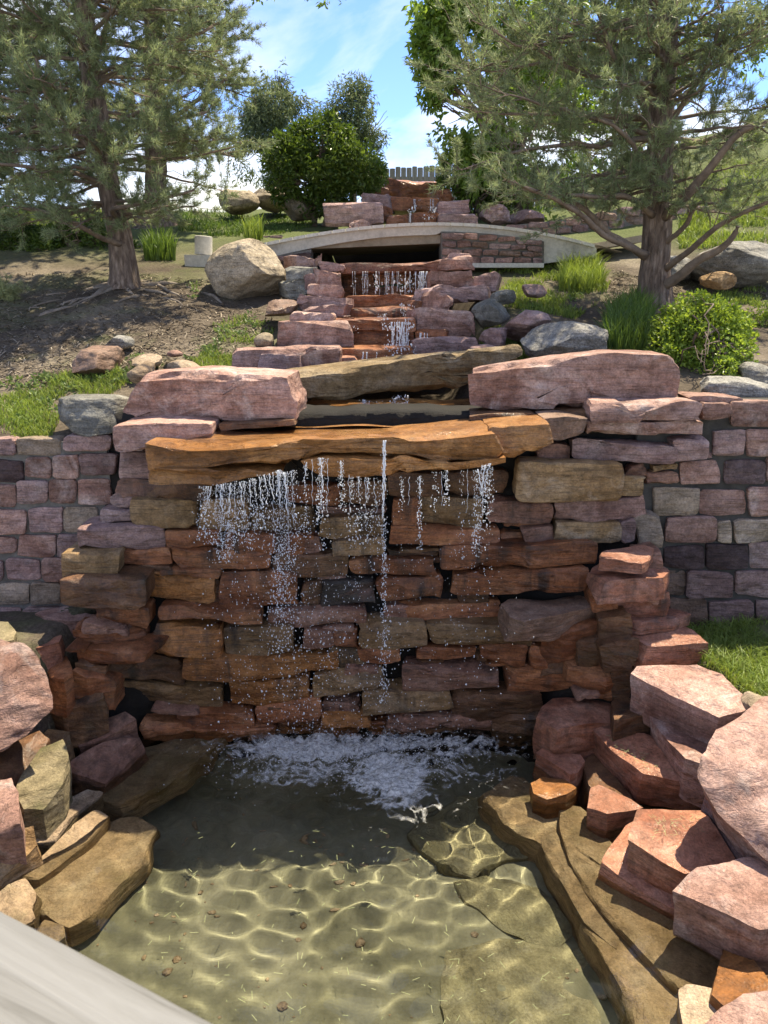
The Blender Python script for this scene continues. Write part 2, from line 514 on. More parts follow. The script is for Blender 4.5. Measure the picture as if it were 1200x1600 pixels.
def stone_mat(name, c1, c2, c3, rough=0.75, wet=0.0, dark=(0.03, 0.024, 0.02), streak=0.35, vein=0.0, speck=0.25, var=0.22, pale=None, palefac=0.0, strat=5.0, green=0.0):
    t = NT(name); co = t.coords()
    oi = t.n('ObjectInfo')
    big = t.noise(co, (2.2, 2.2, 2.2 * 1.6), 6, 0.6, 0.8)
    col = t.ramp(big, [(0.30, c1), (0.5, c2), (0.70, c3)])
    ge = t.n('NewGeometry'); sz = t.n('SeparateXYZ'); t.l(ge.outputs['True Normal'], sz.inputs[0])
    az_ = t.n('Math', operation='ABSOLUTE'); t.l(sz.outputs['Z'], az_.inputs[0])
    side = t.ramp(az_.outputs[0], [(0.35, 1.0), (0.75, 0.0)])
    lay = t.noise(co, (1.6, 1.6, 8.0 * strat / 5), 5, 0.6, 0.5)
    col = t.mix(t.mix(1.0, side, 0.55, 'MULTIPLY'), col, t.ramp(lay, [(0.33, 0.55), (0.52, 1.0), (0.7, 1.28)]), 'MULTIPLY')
    ln_ = t.noise(t.scale(co, (1, 1, 1)), (1.4, 1.4, 26.0), 3, 0.5, 0.6)   # thin bedding lines
    col = t.mix(t.mix(1.0, t.mix(1.0, t.ramp(ln_, [(0.47, 0.0), (0.5, 1.0), (0.53, 0.0)]), 0.5, 'MULTIPLY'), side, 'MULTIPLY'), col, dark)
    if streak:                                   # mineral and algae runs down the face
        st = t.noise(co, (7.0, 7.0, 0.5), 4, 0.6, 0.25)
        m2 = t.noise(co, 1.3, 3, 0.5)
        k = t.mix(1.0, t.ramp(st, [(0.50, 0.0), (0.64, 1.0)]), t.ramp(m2, [(0.42, 0.0), (0.6, 1.0)]), 'MULTIPLY')
        col = t.mix(t.mix(1.0, k, streak, 'MULTIPLY'), col, dark)
    if palefac:
        pl = t.noise(co, 3.4, 9, 0.68, 0.6)
        col = t.mix(t.mix(1.0, t.ramp(pl, [(0.52, 0.0), (0.66, 1.0)]), palefac, 'MULTIPLY'), col, pale)
    if green:
        gr = t.noise(co, 4.0, 7, 0.65)
        col = t.mix(t.mix(1.0, t.ramp(gr, [(0.5, 0.0), (0.66, 1.0)]), green, 'MULTIPLY'), col, (0.05, 0.06, 0.02))
    sp = t.noise(co, 75, 4, 0.75)
    col = t.mix(speck * 2.2, col, t.ramp(sp, [(0.32, 0.45), (0.5, 1.0), (0.68, 1.55)]), 'MULTIPLY')
    md = t.noise(co, 16, 6, 0.7)
    col = t.mix(0.8, col, t.ramp(md, [(0.3, 0.5), (0.5, 1.0), (0.68, 1.35)]), 'MULTIPLY')
    col = t.hsv(col, v=t.mrange(oi.outputs['Random'], 1 - var, 1 + var))
    h1 = t.noise(co, (6, 6, 13), 9, 0.66, 0.5)
    h2 = t.noise(co, 60, 5, 0.7)
    vo = t.n('TexVoronoi', feature='DISTANCE_TO_EDGE'); vo.inputs['Scale'].default_value = 5.5
    wob = t.n('TexNoise'); wob.inputs['Scale'].default_value = 5.0; t.l(co, wob.inputs['Vector'])
    va = t.n('VectorMath', operation='ADD'); t.l(t.scale(co, (1, 1, 1.8)), va.inputs[0]); t.l(wob.outputs['Color'], va.inputs[1]); t.l(va.outputs[0], vo.inputs['Vector'])
    crk = t.ramp(vo.outputs['Distance'], [(0.0, 0.0), (0.035, 1.0)])
    fv = t.n('TexVoronoi', feature='F1'); fv.inputs['Scale'].default_value = 1.0
    fw = t.n('VectorMath', operation='ADD'); t.l(t.scale(co, (7, 7, 15)), fw.inputs[0]); t.l(wob.outputs['Color'], fw.inputs[1]); t.l(fw.outputs[0], fv.inputs['Vector'])
    nb = t.bump(fv.outputs['Distance'], 0.55, 0.03)
    nb = t.bump(t.mix(1.0, ln_, side, 'MULTIPLY'), 0.35, 0.012, nb)
    nb = t.bump(h1, 1.0, 0.045, nb)
    nb = t.bump(h2, 0.5, 0.008, nb)
    nb = t.bump(crk, 0.35, 0.01, nb)
    rg = t.ramp(t.noise(co, 9, 5, 0.6), [(0.3, max(0.08, rough - 0.16)), (0.7, min(1, rough + 0.12))])
    kw = {}
    if wet: kw = dict(Coat_Weight=wet * 0.5, Coat_Roughness=0.10)
    p = t.bsdf(col, rg, nb, 0.28 if wet else 0.18, **kw)
    if wet:
        cb = t.bump(h2, 0.25, 0.004, t.bump(h1, 0.5, 0.03)); t.l(cb, p.inputs['Coat Normal'])
    return t.m

M = {}
def S(key, *a, **k): M[key] = stone_mat(*a, **k)
S('P', 'pink_quartzite', (.20, .105, .08), (.33, .195, .155), (.43, .28, .235), 0.82, streak=0.4, dark=(.10, .05, .04), pale=(.52, .42, .38), palefac=0.55)
S('PG', 'purple_quartzite', (.185, .108, .096), (.30, .195, .175), (.39, .275, .25), 0.85, streak=0.25, pale=(.38, .33, .31), palefac=0.3, var=0.25)
S('V', 'violet_quartzite', (.06, .038, .036), (.095, .062, .06), (.14, .098, .092), 0.8, streak=0.3, pale=(.28, .22, .22), palefac=0.15)
S('B', 'buff_block', (.20, .155, .11), (.29, .22, .16), (.36, .28, .22), 0.85, streak=0.3, pale=(.4, .33, .27), palefac=0.3)
S('R', 'wet_red_quartzite', (.14, .045, .019), (.29, .108, .046), (.39, .18, .085), 0.5, wet=0.35, streak=0.85)
S('O', 'wet_orange_quartzite', (.15, .055, .018), (.29, .118, .036), (.38, .18, .07), 0.5, wet=0.3, streak=0.8)
S('D', 'dark_wet_quartzite', (.075, .036, .018), (.155, .074, .038), (.25, .135, .07), 0.5, wet=0.35, streak=0.8, green=0.2)
S('T', 'olive_tan_stone', (.135, .070, .030), (.24, .142, .066), (.34, .215, .118), 0.6, wet=0.2, streak=0.75, pale=(.26, .22, .17), palefac=0.3)
S('K', 'dark_grey_stone', (.03, .025, .022), (.055, .045, .038), (.2, .09, .06), 0.55, wet=0.3, streak=0.3)
S('G', 'golden_stone', (.19, .105, .045), (.30, .185, .09), (.38, .255, .145), 0.75, streak=0.3, pale=(.46, .38, .30), palefac=0.4)
S('NR', 'wet_pinkish_brown_stone', (.13, .06, .038), (.25, .125, .085), (.34, .20, .145), 0.55, wet=0.25, streak=0.7)
S('N', 'pinkish_grey_stone', (.12, .068, .045), (.215, .13, .09), (.29, .20, .15), 0.6, wet=0.2, streak=0.45)
S('OS', 'rust_slab', (.19, .076, .022), (.33, .145, .046), (.42, .215, .085), 0.42, wet=0.35, streak=0.25, dark=(.07, .035, .015), strat=3.5)
S('BR', 'bright_red_top', (.20, .072, .042), (.32, .135, .082), (.42, .215, .145), 0.55, wet=0.2, streak=0.65, pale=(.46, .30, .24), palefac=0.25)
S('OL', 'beam_olive', (.16, .105, .05), (.26, .18, .095), (.33, .25, .16), 0.78, streak=0.45, dark=(.09, .055, .03), pale=(.42, .36, .28), palefac=0.35)
S('GR', 'grey_granite', (.155, .145, .13), (.25, .235, .21), (.34, .32, .29), 0.85, streak=0.15, speck=0.42, pale=(.42, .41, .38), palefac=0.3)
S('GG', 'green_grey_rock', (.11, .105, .09), (.19, .18, .155), (.28, .265, .23), 0.8, streak=0.2, speck=0.3)
S('BE', 'beige_boulder', (.17, .135, .095), (.27, .22, .16), (.36, .30, .23), 0.88, streak=0.35, dark=(.08, .06, .045), speck=0.35, pale=(.45, .38, .30), palefac=0.45)
S('TN', 'tan_fieldstone', (.24, .165, .105), (.34, .25, .17), (.42, .33, .245), 0.88, streak=0.1, speck=0.3)
S('MB', 'mossy_buff_rock', (.16, .125, .065), (.28, .225, .135), (.36, .29, .19), 0.85, streak=0.3, green=0.55, pale=(.45, .4, .3), palefac=0.35)
S('U', 'submerged_stone', (.20, .13, .072), (.30, .205, .125), (.38, .285, .19), 0.7, streak=0.0, green=0.35, speck=0.2)
S('UD', 'submerged_silted_stone', (.14, .122, .075), (.20, .178, .115), (.26, .23, .155), 0.8, streak=0.0, green=0.2, speck=0.2)

def simple(name, c1, c2, sc=8.0, rough=0.85, bump=0.4, dist=0.01, det=7, rand=False, stretch=None, spec=0.3, c3=None):
    t = NT(name); co = t.coords(rand)
    f = t.noise(co, stretch or sc, det, 0.65)
    stops = [(0.32, c1), (0.68, c2)] if c3 is None else [(0.3, c1), (0.5, c2), (0.7, c3)]
    col = t.ramp(f, stops)
    col = t.mix(0.5, col, t.ramp(t.noise(co, sc * 9 if not isinstance(sc, tuple) else 60, 4, 0.7), [(0.3, 0.65), (0.7, 1.3)]), 'MULTIPLY')
    t.bsdf(col, rough, t.bump(t.noise(co, sc * 3, 8, 0.7), bump, dist), spec)
    return t.m
M['mortar'] = simple('mortar', (.10, .09, .078), (.19, .175, .155), 6, 0.95, 0.8, 0.01)
M['dmortar'] = simple('damp_mortar', (.035, .032, .028), (.085, .078, .068), 4, 0.9, 0.8, 0.01)
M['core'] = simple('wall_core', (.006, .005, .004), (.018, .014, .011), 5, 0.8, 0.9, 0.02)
M['concrete'] = simple('concrete', (.31, .29, .25), (.47, .44, .385), 3, 0.9, 0.4, 0.006, c3=(.50, .47, .41))
M['concrete2'] = simple('pale_concrete', (.50, .475, .42), (.60, .58, .52), 4, 0.9, 0.4, 0.005, rand=True)
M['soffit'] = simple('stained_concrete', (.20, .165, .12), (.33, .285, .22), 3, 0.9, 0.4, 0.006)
M['fence'] = simple('weathered_fence_wood', (.17, .15, .125), (.30, .275, .235), 3, 0.9, 0.5, 0.006, rand=True, stretch=(30, 30, 1.5))
M['post'] = simple('grey_timber', (.28, .26, .23), (.45, .43, .39), 3, 0.85, 0.5, 0.004, rand=True, stretch=(20, 20, 1.5))

t = NT('weathered_rail_wood'); co = t.coords(False)
a = t.noise(co, (2.0, 34, 34), 8, 0.6, 1.2)
col = t.ramp(a, [(0.32, (.085, .08, .072)), (0.46, (.155, .15, .142)), (0.70, (.20, .196, .19))])
kn = t.n('TexVoronoi'); kn.inputs['Scale'].default_value = 2.2; t.l(t.scale(co, (1.0, 5, 5)), kn.inputs['Vector'])
col = t.mix(t.ramp(kn.outputs['Distance'], [(0.05, 0.75), (0.2, 0.0)]), col, (.34, .29, .24))
t.bsdf(col, 0.7, t.bump(a, 0.5, 0.004), 0.3); M['rail'] = t.m

t = NT('bare_soil'); co = t.coords(False)
a = t.noise(co, 1.1, 7, 0.6, 0.3)
col = t.ramp(a, [(0.34, (.060, .045, .033)), (0.5, (.105, .082, .060)), (0.66, (.185, .150, .112))])
b = t.noise(co, 38, 6, 0.75)
col = t.mix(0.8, col, t.ramp(b, [(0.3, 0.45), (0.5, 1.0), (0.7, 1.7)]), 'MULTIPLY')
gm = t.ramp(t.noise(co, 0.8, 6, 0.65), [(0.50, 0.0), (0.60, 1.0)])
sx = t.n('SeparateXYZ'); t.l(co, sx.inputs[0])
far = t.n('MapRange'); far.inputs['From Min'].default_value = 9.5; far.inputs['From Max'].default_value = 11.5; t.l(sx.outputs['Y'], far.inputs['Value'])
gcol = t.ramp(b, [(0.3, (.045, .065, .016)), (0.7, (.13, .17, .05))])
col = t.mix(far.outputs[0], t.mix(t.mix(1.0, gm, 0.35, 'MULTIPLY'), col, gcol), t.mix(0.75, col, gcol))
t.bsdf(col, 0.95, t.bump(t.noise(co, 55, 6, 0.75), 0.9, 0.012, t.bump(t.noise(co, 7, 6, 0.6), 0.7, 0.05)), 0.2); M['soil'] = t.m

t = NT('lawn_soil'); co = t.coords(False)
col = t.ramp(t.noise(co, 14, 6, 0.7), [(0.3, (.055, .06, .022)), (0.5, (.10, .105, .04)), (0.7, (.20, .165, .10))])
t.bsdf(col, 0.95, t.bump(t.noise(co, 40, 6, 0.75), 0.9, 0.02), 0.2); M['lawn'] = t.m

t = NT('pool_bed_silt'); co = t.coords(False)
col = t.ramp(t.noise(co, 1.7, 7, 0.6, 0.6), [(0.3, (.115, .110, .075)), (0.5, (.195, .186, .135)), (0.72, (.275, .258, .195))])
col = t.mix(0.45, col, t.ramp(t.noise(co, 22, 6, 0.7), [(0.3, 0.55), (0.7, 1.3)]), 'MULTIPLY')
t.bsdf(col, 0.95, t.bump(t.noise(co, 18, 6, 0.7), 0.5, 0.02), 0.1); M['bed'] = t.m

def leaf_mat(name, c1, c2, trans=0.35, rough=0.5, hue=0.02):
    t = NT(name); g = t.n('NewGeometry')
    co = t.coords(False)
    col = t.ramp(g.outputs['Random Per Island'], [(0.0, c1), (1.0, c2)])
    col = t.mix(0.7, col, t.ramp(t.noise(co, 1.6, 4, 0.6), [(0.3, 0.7), (0.7, 1.3)]), 'MULTIPLY')
    d = t.n('BsdfPrincipled'); t.l(col, d.inputs['Base Color']); d.inputs['Roughness'].default_value = rough; d.inputs['Specular IOR Level'].default_value = 0.35
    tr = t.n('BsdfTranslucent'); t.l(t.hsv(col, v=1.3, h=0.485, sat=1.1), tr.inputs['Color'])
    mxs = t.n('MixShader'); mxs.inputs[0].default_value = trans
    t.l(d.outputs[0], mxs.inputs[1]); t.l(tr.outputs[0], mxs.inputs[2]); t.l(mxs.outputs[0], t.out.inputs['Surface'])
    return t.m
M['needle'] = leaf_mat('pine_needles', (.11, .15, .072), (.27, .315, .16), 0.4, 0.5)
M['needle2'] = leaf_mat('dark_pine_needles', (.06, .095, .05), (.16, .205, .10), 0.35, 0.5)
M['candle'] = leaf_mat('pine_candles', (.20, .23, .10), (.32, .33, .17), 0.2, 0.6)
M['dryneedle'] = leaf_mat('brown_needles', (.19, .115, .05), (.30, .19, .09), 0.15, 0.7)
M['leaf'] = leaf_mat('ash_leaves', (.09, .16, .026), (.24, .34, .08), 0.55, 0.4)
M['leafb'] = leaf_mat('bright_leaves', (.08, .13, .022), (.17, .24, .055), 0.45, 0.4)
M['willow'] = leaf_mat('grey_green_leaves', (.08, .11, .05), (.17, .21, .105), 0.4, 0.5)
M['shrub'] = leaf_mat('dark_shrub_leaves', (.042, .08, .014), (.11, .165, .034), 0.4, 0.35)
M['spirea'] = leaf_mat('yellow_green_leaves', (.125, .20, .030), (.27, .36, .07), 0.45, 0.4)
M['grass'] = leaf_mat('grass_blades', (.115, .175, .032), (.25, .32, .075), 0.4, 0.5)
M['grass2'] = leaf_mat('deep_grass_blades', (.055, .105, .020), (.13, .20, .045), 0.4, 0.45)
M['weed'] = leaf_mat('weed_leaves', (.075, .125, .030), (.19, .25, .085), 0.35, 0.45)
M['litter'] = leaf_mat('bark_litter', (.085, .062, .042), (.33, .27, .20), 0.05, 0.9)

t = NT('pine_bark'); co = t.coords(False)
v = t.n('TexVoronoi'); v.inputs['Scale'].default_value = 1.0; t.l(t.scale(co, (26, 26, 6)), v.inputs['Vector'])
a = t.noise(co, (30, 30, 6), 7, 0.7, 0.6)
col = t.ramp(a, [(0.3, (.075, .052, .040)), (0.5, (.20, .145, .112)), (0.7, (.33, .26, .21))])
col = t.mix(0.6, col, t.ramp(v.outputs['Distance'], [(0.1, 1.25), (0.7, 0.4)]), 'MULTIPLY')
t.bsdf(col, 0.95, t.bump(a, 0.9, 0.03, t.bump(v.outputs['Distance'], 0.8, 0.02)), 0.2); M['bark'] = t.m
M['twig'] = simple('pine_branch_bark', (.095, .070, .052), (.22, .165, .125), 9, 0.9, 0.6, 0.008)
M['root'] = simple('exposed_root', (.12, .095, .075), (.26, .215, .175), 9, 0.9, 0.6, 0.006)

# water
t = NT('pool_water'); 
g = t.n('BsdfGlass'); g.inputs['IOR'].default_value = 1.333; g.inputs['Roughness'].default_value = 0.0
g.inputs['Color'].default_value = (.90, .91, .855, 1)
t.l(g.outputs[0], t.out.inputs['Surface']); M['water'] = t.m
t = NT('water_drops')
g = t.n('BsdfGlass'); g.inputs['IOR'].default_value = 1.333; g.inputs['Roughness'].default_value = 0.03
d = t.n('BsdfDiffuse'); d.inputs['Color'].default_value = (.85, .87, .9, 1)
mxs = t.n('MixShader'); mxs.inputs[0].default_value = 0.58
t.l(g.outputs[0], mxs.inputs[1]); t.l(d.outputs[0], mxs.inputs[2]); t.l(mxs.outputs[0], t.out.inputs['Surface']); M['drop'] = t.m
t = NT('white_foam')
d = t.n('BsdfPrincipled'); d.inputs['Base Color'].default_value = (.88, .87, .84, 1); d.inputs['Roughness'].default_value = 0.3
tr = t.n('BsdfTranslucent'); tr.inputs['Color'].default_value = (.8, .8, .78, 1)
tp = t.n('BsdfTransparent'); at = t.n('Attribute'); at.attribute_name = 'froth'
co = t.coords(False)
al = t.n('Math', operation='MULTIPLY'); t.l(t.ramp(at.outputs['Fac'], [(0.0, 0.0), (0.5, 1.0)]), al.inputs[0])
t.l(t.mix(1.0, t.ramp(t.noise(co, (16, 26, 16), 6, 0.7, 1.5), [(0.36, 0.30), (0.56, 1.0)]), t.ramp(t.noise(co, 75, 5, 0.75), [(0.36, 0.55), (0.58, 1.0)]), 'MULTIPLY'), al.inputs[1])
t.l(t.bump(t.noise(co, 60, 4, 0.6), 0.3, 0.005), d.inputs['Normal'])
mxs = t.n('MixShader'); mxs.inputs[0].default_value = 0.35
m2 = t.n('MixShader'); t.l(al.outputs[0], m2.inputs[0])
t.l(d.outputs[0], mxs.inputs[1]); t.l(tr.outputs[0], mxs.inputs[2]); t.l(tp.outputs[0], m2.inputs[1]); t.l(mxs.outputs[0], m2.inputs[2])
t.l(m2.outputs[0], t.out.inputs['Surface']); M['foam'] = t.m
t = NT('water_film')
g = t.n('BsdfGlossy'); g.inputs['Roughness'].default_value = 0.08; g.inputs['Color'].default_value = (1, 1, 1, 1)
tp = t.n('BsdfTransparent'); tp.inputs['Color'].default_value = (.93, .93, .9, 1)
fr = t.n('Fresnel'); fr.inputs['IOR'].default_value = 1.16
co = t.coords(False); nb = t.bump(t.noise(co, 16, 5, 0.6), 0.6, 0.012)
t.l(nb, g.inputs['Normal']); t.l(nb, fr.inputs['Normal'])
mxs = t.n('MixShader'); t.l(fr.outputs[0], mxs.inputs[0]); t.l(tp.outputs[0], mxs.inputs[1]); t.l(g.outputs[0], mxs.inputs[2])
t.l(mxs.outputs[0], t.out.inputs['Surface']); M['film'] = t.m

# ------------------------------------------------------------------ ground, pool, water
def field(name, xs, ys, zf, mat, kind='structure'):
    X, Yg = np.meshgrid(xs, ys, indexing='ij')
    V = np.stack([X, Yg, zf(X, Yg)], -1).reshape(-1, 3)
    o = link(name, np_mesh(name, V, grid_polys(len(xs), len(ys)), mat))
    return tag(o, None, None, None, kind)
xs = np.concatenate([np.linspace(-70, -9, 24), np.arange(-8.8, 8.8, 0.09), np.linspace(9, 70, 24)])
ys = np.concatenate([np.arange(5.1, 14, 0.08), np.linspace(14.1, 30, 70), np.linspace(31, 160, 24)])
tag(field('hillside', xs, ys, terr, M['soil']), 'bare brown hillside with patches of grass above the wall')

def low(x, y):
    er = np.interp(y, [2.0, 3.0, 3.5, 3.75, 4.0, 4.4, 4.8, 5.1], [2.95, 2.8, 2.45, 2.15, 1.97, 1.88, 1.8, 1.7])
    el = np.interp(y, [2.0, 3.6, 4.2, 4.5, 5.1], [2.9, 2.85, 2.45, 2.05, 1.85])
    p = np.stack([x, y, 0 * x], -1).reshape(-1, 3)
    n = (fbm(p * 1.8, 3, 8) * 0.03).reshape(x.shape)
    bed = -0.42 - 0.16 * sm(y, 3.6, 4.6)
    hr = 0.73 + 0.03 * (x - 2)
    z = bed + (hr - bed) * sm(x - er, 0, 0.32)
    z = z + (0.86 - bed) * sm(-x - el, 0, 0.32)
    z = np.maximum(z, -0.6 + 1.2 * sm(0.6 - y, 0, 0.8) * 1.0)
    return z + n * 1.2
xs = np.concatenate([np.linspace(-40, -3.2, 20), np.arange(-3.1, 3.1, 0.05), np.linspace(3.2, 40, 40)])
ys = np.concatenate([np.linspace(-30, 0.2, 12), np.arange(0.3, 5.16, 0.05)])
# the bed of the pool and the ground either side of it are one sheet, two materials
X, Yg = np.meshgrid(xs, ys, indexing='ij')
V = np.stack([X, Yg, low(X, Yg)], -1).reshape(-1, 3); G = grid_polys(len(xs), len(ys))
inside = (np.abs(V[G][:, :, 0].mean(1)) < 3.0) & (V[G][:, :, 2].mean(1) < 0.1) & (V[G][:, :, 1].mean(1) > 0.2)
bed = tag(link('pool_bed', np_mesh('pool_bed', V, G[inside], M['bed'])), 'silty olive bed of the pool under clear water', kind='structure')
lft = V[G][:, :, 0].mean(1) < 0
tag(link('lawn', np_mesh('lawn', V, G[~inside & ~lft], M['lawn'])), 'level lawn at the foot of the right block wall', kind='structure')
tag(link('ground', np_mesh('ground', V, G[~inside & lft], M['soil'])), 'mulched ground at the foot of the left block wall', kind='structure')

rgp = np.random.default_rng(44); mbp = MB(); I0, F0 = ico(1)
for k in range(260):
    px_, py_ = rgp.uniform(-1.9, 2.0), rgp.uniform(2.3, 4.6); r_ = .006 + .02 * rgp.random() ** 4
    Vp = I0 * r_ * np.array([1.2, .9, .55]) * rgp.uniform(.75, 1.25, 3) + vvec(I0 * 2 + k, k, 1) * r_ * .25
    mbp.add(Vp + np.array([px_, py_, float(low(np.array([px_]), np.array([py_]))[0]) + r_ * .2]), F0)
peb = mbp.put('pebbles', M['TN'], None); tag(peb, 'small pebbles lying on the silty pool floor', 'pebbles', None, 'stuff'); RECV0 = [peb]

# pale paving under the viewer, added out of view to bounce daylight
V, P = box((-26, -40, 0.2), (26, 0.42, 1.35)); tag(put('bounce_paving', V, P, M['concrete2'], None, smooth=False), 'unseen pale paving added at the near end of the pool to bounce daylight', None, None, 'structure')

IMP = [(-0.62, 4.40), (-0.25, 4.33), (0.02, 4.30), (0.55, 4.35), (-1.0, 4.45)]
def wave(x, y):
    z = np.zeros_like(x); rg = np.random.default_rng(5)
    for lam, a in ((.66, .0052), (.55, .0046), (.47, .0040), (.41, .0036), (.36, .0030), (.31, .0022), (.60, .0048), (.50, .0040), (.26, .0012), (.21, .0007), (.17, .0004), (.14, .0003)):
        lam *= .60; a *= .38; th = rg.uniform(0, 2 * np.pi); k = 2 * np.pi / lam; ph = rg.uniform(0, 6.28)
        wob = 0.5 * np.sin(2.1 * x + ph) + 0.5 * np.sin(1.7 * y + 2 * ph)
        z += 0.78 * (.45 + .75 * np.clip(.5 + .9 * np.sin(1.9 * x * np.cos(5 * ph) + 2.3 * y * np.sin(3 * ph) + 4 * ph), 0, 1.2)) * a * np.sin(k * (x * np.cos(th) + y * np.sin(th)) + ph + 1.3 * wob)
    for (ix, iy) in IMP:
        d = np.hypot(x - ix, y - iy)
        z += .0055 * np.exp(-d / 0.8) * np.sin(2 * np.pi * d / 0.15 + ix * 9)
    p = np.stack([x, y, 0 * x], -1).reshape(-1, 3)
    near = np.exp(-np.clip(4.45 - y, 0, 9) / 0.30) * (1 - sm(np.abs(x + .1), 0.9, 1.5)) + .16 * np.exp(-((x - .45) / .75) ** 2 - ((y - 3.95) / .45) ** 2)
    t = (fbm(p * 9, 4, 3) * 0.020 + fbm(p * 26, 2, 4) * 0.007).reshape(x.shape)
    return z + near * t
xs = np.arange(-2.6, 2.55, 0.02); ys = np.arange(0.3, 5.1, 0.02)
wat = tag(field('pool_water', xs, ys, wave, M['water']), 'clear rippled water of the pool')
wat.cycles.is_caustics_caster = True
RECV = [bed] + RECV0

# ------------------------------------------------------------------ the waterfall wall
def Yw(u, v):
    f = sm(v, 790, 1010)
    s = np.clip((340 - u) / 250, 0, 1.2) ** 1.3 * 0.52 + np.clip((u - 760) / 230, 0, 1.2) ** 1.3 * 0.46
    return 4.97 - s * f - np.clip(v - 700, 0, 450) / 430 * 0.12

wall = empty('waterfall_wall', (0, 4.9, 0), 'tall wet wall of stacked reddish stone slabs behind the falling water', 'stone wall')
WS = '''
222 750 330 785 D -.02 0;173 670 226 705 PG .0 0;181 706 234 752 PG .0 0;183 749 270 776 N .0 4;172 774 207 794 PG .02 0;150 796 202 820 PG .0 0;200 778 310 826 G -.06 0
256 829 346 858 R 0 0;185 859 268 889 R -.02 0;268 859 423 892 R -.03 0;246 889 343 902 R .01 0;218 902 333 947 O -.02 0
310 780 386 830 T 0 0;392 793 491 841 T 0 2;450 758 531 793 R .02 0;532 752 606 793 D .04 0;495 793 604 805 N .0 0;502 806 600 843 T -.02 0;345 834 479 867 R -.02 3
425 867 544 905 D .02 0;518 845 604 872 T .0 0;544 874 681 905 R -.02 0;341 894 464 953 R -.08 0;470 906 512 951 D .02 0;500 907 591 955 K -.01 0;592 906 692 943 R .0 0
604 741 692 779 D .0 0;697 734 792 778 D .02 0;611 779 656 826 R .01 0;655 778 757 826 T -.02 2;762 781 866 817 N .0 2;790 816 850 828 R .02 0;606 829 781 864 R -.03 -4;782 830 822 856 R .02 0
817 823 868 858 N -.01 0;868 818 974 852 G -.03 -2;685 857 942 893 R -.04 -2;703 893 924 930 R -.05 0;716 924 768 947 D .02 0;868 785 1019 822 P -.03 -6;867 793 903 820 R .02 0
806 723 979 784 G -.16 0;840 693 892 724 N .02 0;895 692 1060 722 PG -.05 2;1050 684 1110 719 PG .0 0;918 659 1104 684 P -.06 0;920 630 1099 659 P -.08 -2;1098 631 1145 659 P -.03 0;1080 620 1165 634 P .12 0
980 729 1012 746 N .03 0;974 747 1010 777 G .03 0;1018 727 1061 736 G .03 0;1008 737 1062 759 N .04 0;1098 706 1117 717 PG .03 0;971 812 997 849 PG .02 0;997 806 1037 862 B .06 0
240 951 410 977 R -.03 2;229 983 346 1034 O -.03 0;120 982 198 998 N .0 0;97 990 229 1020 R .0 -3;110 1031 284 1076 D -.02 0;284 1031 533 1071 O -.02 -6;157 1077 346 1115 T -.01 0
143 951 233 984 R -.02 0;210 1115 276 1142 D .03 0;270 1117 397 1147 R .0 -2;212 1139 302 1172 R -.02 0;395 1104 502 1140 R .0 -10
415 952 574 984 N .0 0;350 983 461 1031 T -.03 0;352 1064 484 1110 O -.04 0;472 983 521 1017 N .02 0;518 984 562 1014 R .01 0;560 975 668 1016 T -.01 0;515 1014 572 1048 T .02 0;560 1014 628 1041 R .03 0
488 1057 602 1096 T -.02 -8;536 1042 592 1057 N .02 0;500 1097 562 1131 N .0 0;500 1120 578 1140 O -.02 0;560 1083 710 1119 T -.02 -4;600 944 642 974 N .03 0
603 946 788 973 R -.03 0;665 974 838 1011 T -.02 4;650 1011 745 1036 R .0 0;700 998 748 1013 R .03 0;750 1003 824 1041 R .0 5;628 1040 788 1084 N -.03 2;825 1010 878 1048 R .0 4;790 1044 940 1092 R -.03 2
710 1083 852 1130 D .0 6;600 1118 782 1152 N -.02 0;575 1130 640 1160 R 0 0;430 1133 560 1165 R .0 0;300 1142 432 1172 R .0 0;770 1126 850 1180 D -.03 0
100 1062 180 1114 R .0 0;108 1040 165 1068 D .05 0;925 925 968 965 R .04 0;936 962 990 1008 D .04 0;940 1008 1004 1056 D .05 0;958 1050 1014 1100 D .04 0;900 1000 945 1050 D .06 0;780 985 850 1012 D .06 0;925 1056 965 1100 R .05 0;1003 865 1038 905 N .04 0;1004 908 1034 950 N .04 0;463 838 500 866 N .03 0;604 862 690 876 D .04 0;668 944 700 974 D .05 0;840 1035 900 1060 D .05 0;745 1010 760 1036 D .05 0;325 905 345 950 D .06 0;386 790 396 835 D .06 0;340 868 430 893 D .06 0
'''.replace('\n', ';').split(';')
CS = ('R', 'NR', 'D')
for ln in WS:
    if not ln.strip(): continue
    x0, y0, x1, y1, c, dy, tl = ln.split()
    x0, y0, x1, y1, dy, tl = float(x0), float(y0), float(x1), float(y1), float(dy), float(tl)
    vm = (y0 + y1) / 2
    e = R.normal(0, .03)
    f = quad_px(x0 + .4, y0 + .2, x1 - .4, y1 - .8, Yw(x0, vm) + dy + e, Yw(x1, vm) + dy + e + R.normal(0, .02), tl, 2.2)
    stone('stone', f, (0, R.uniform(.2, .3), 0), M['NR' if c == 'N' else c], wall, M=38 if x1 - x0 < 130 else 56, chips=7, rough=1.25, sides=3, grow=.0)
    if R.random() < .45 and x1 - x0 > 70 and y0 > 790:                 # thin chinking slips in the joint below
        xa = R.uniform(x0, x1 - 40); xb = min(x1, xa + R.uniform(30, 90))
        stone('stone', quad_px(xa, y1 - 4, xb, y1 + R.uniform(2, 5), Yw(xa, vm) + dy + R.uniform(-.01, .04), Yw(xb, vm) + dy + R.uniform(-.01, .04), R.normal(0, 1), 1.0), (0, .2, 0), M[CS[R.integers(3)] if c != 'N' else 'NR'], wall, M=30, chips=4, sides=2, grow=0)
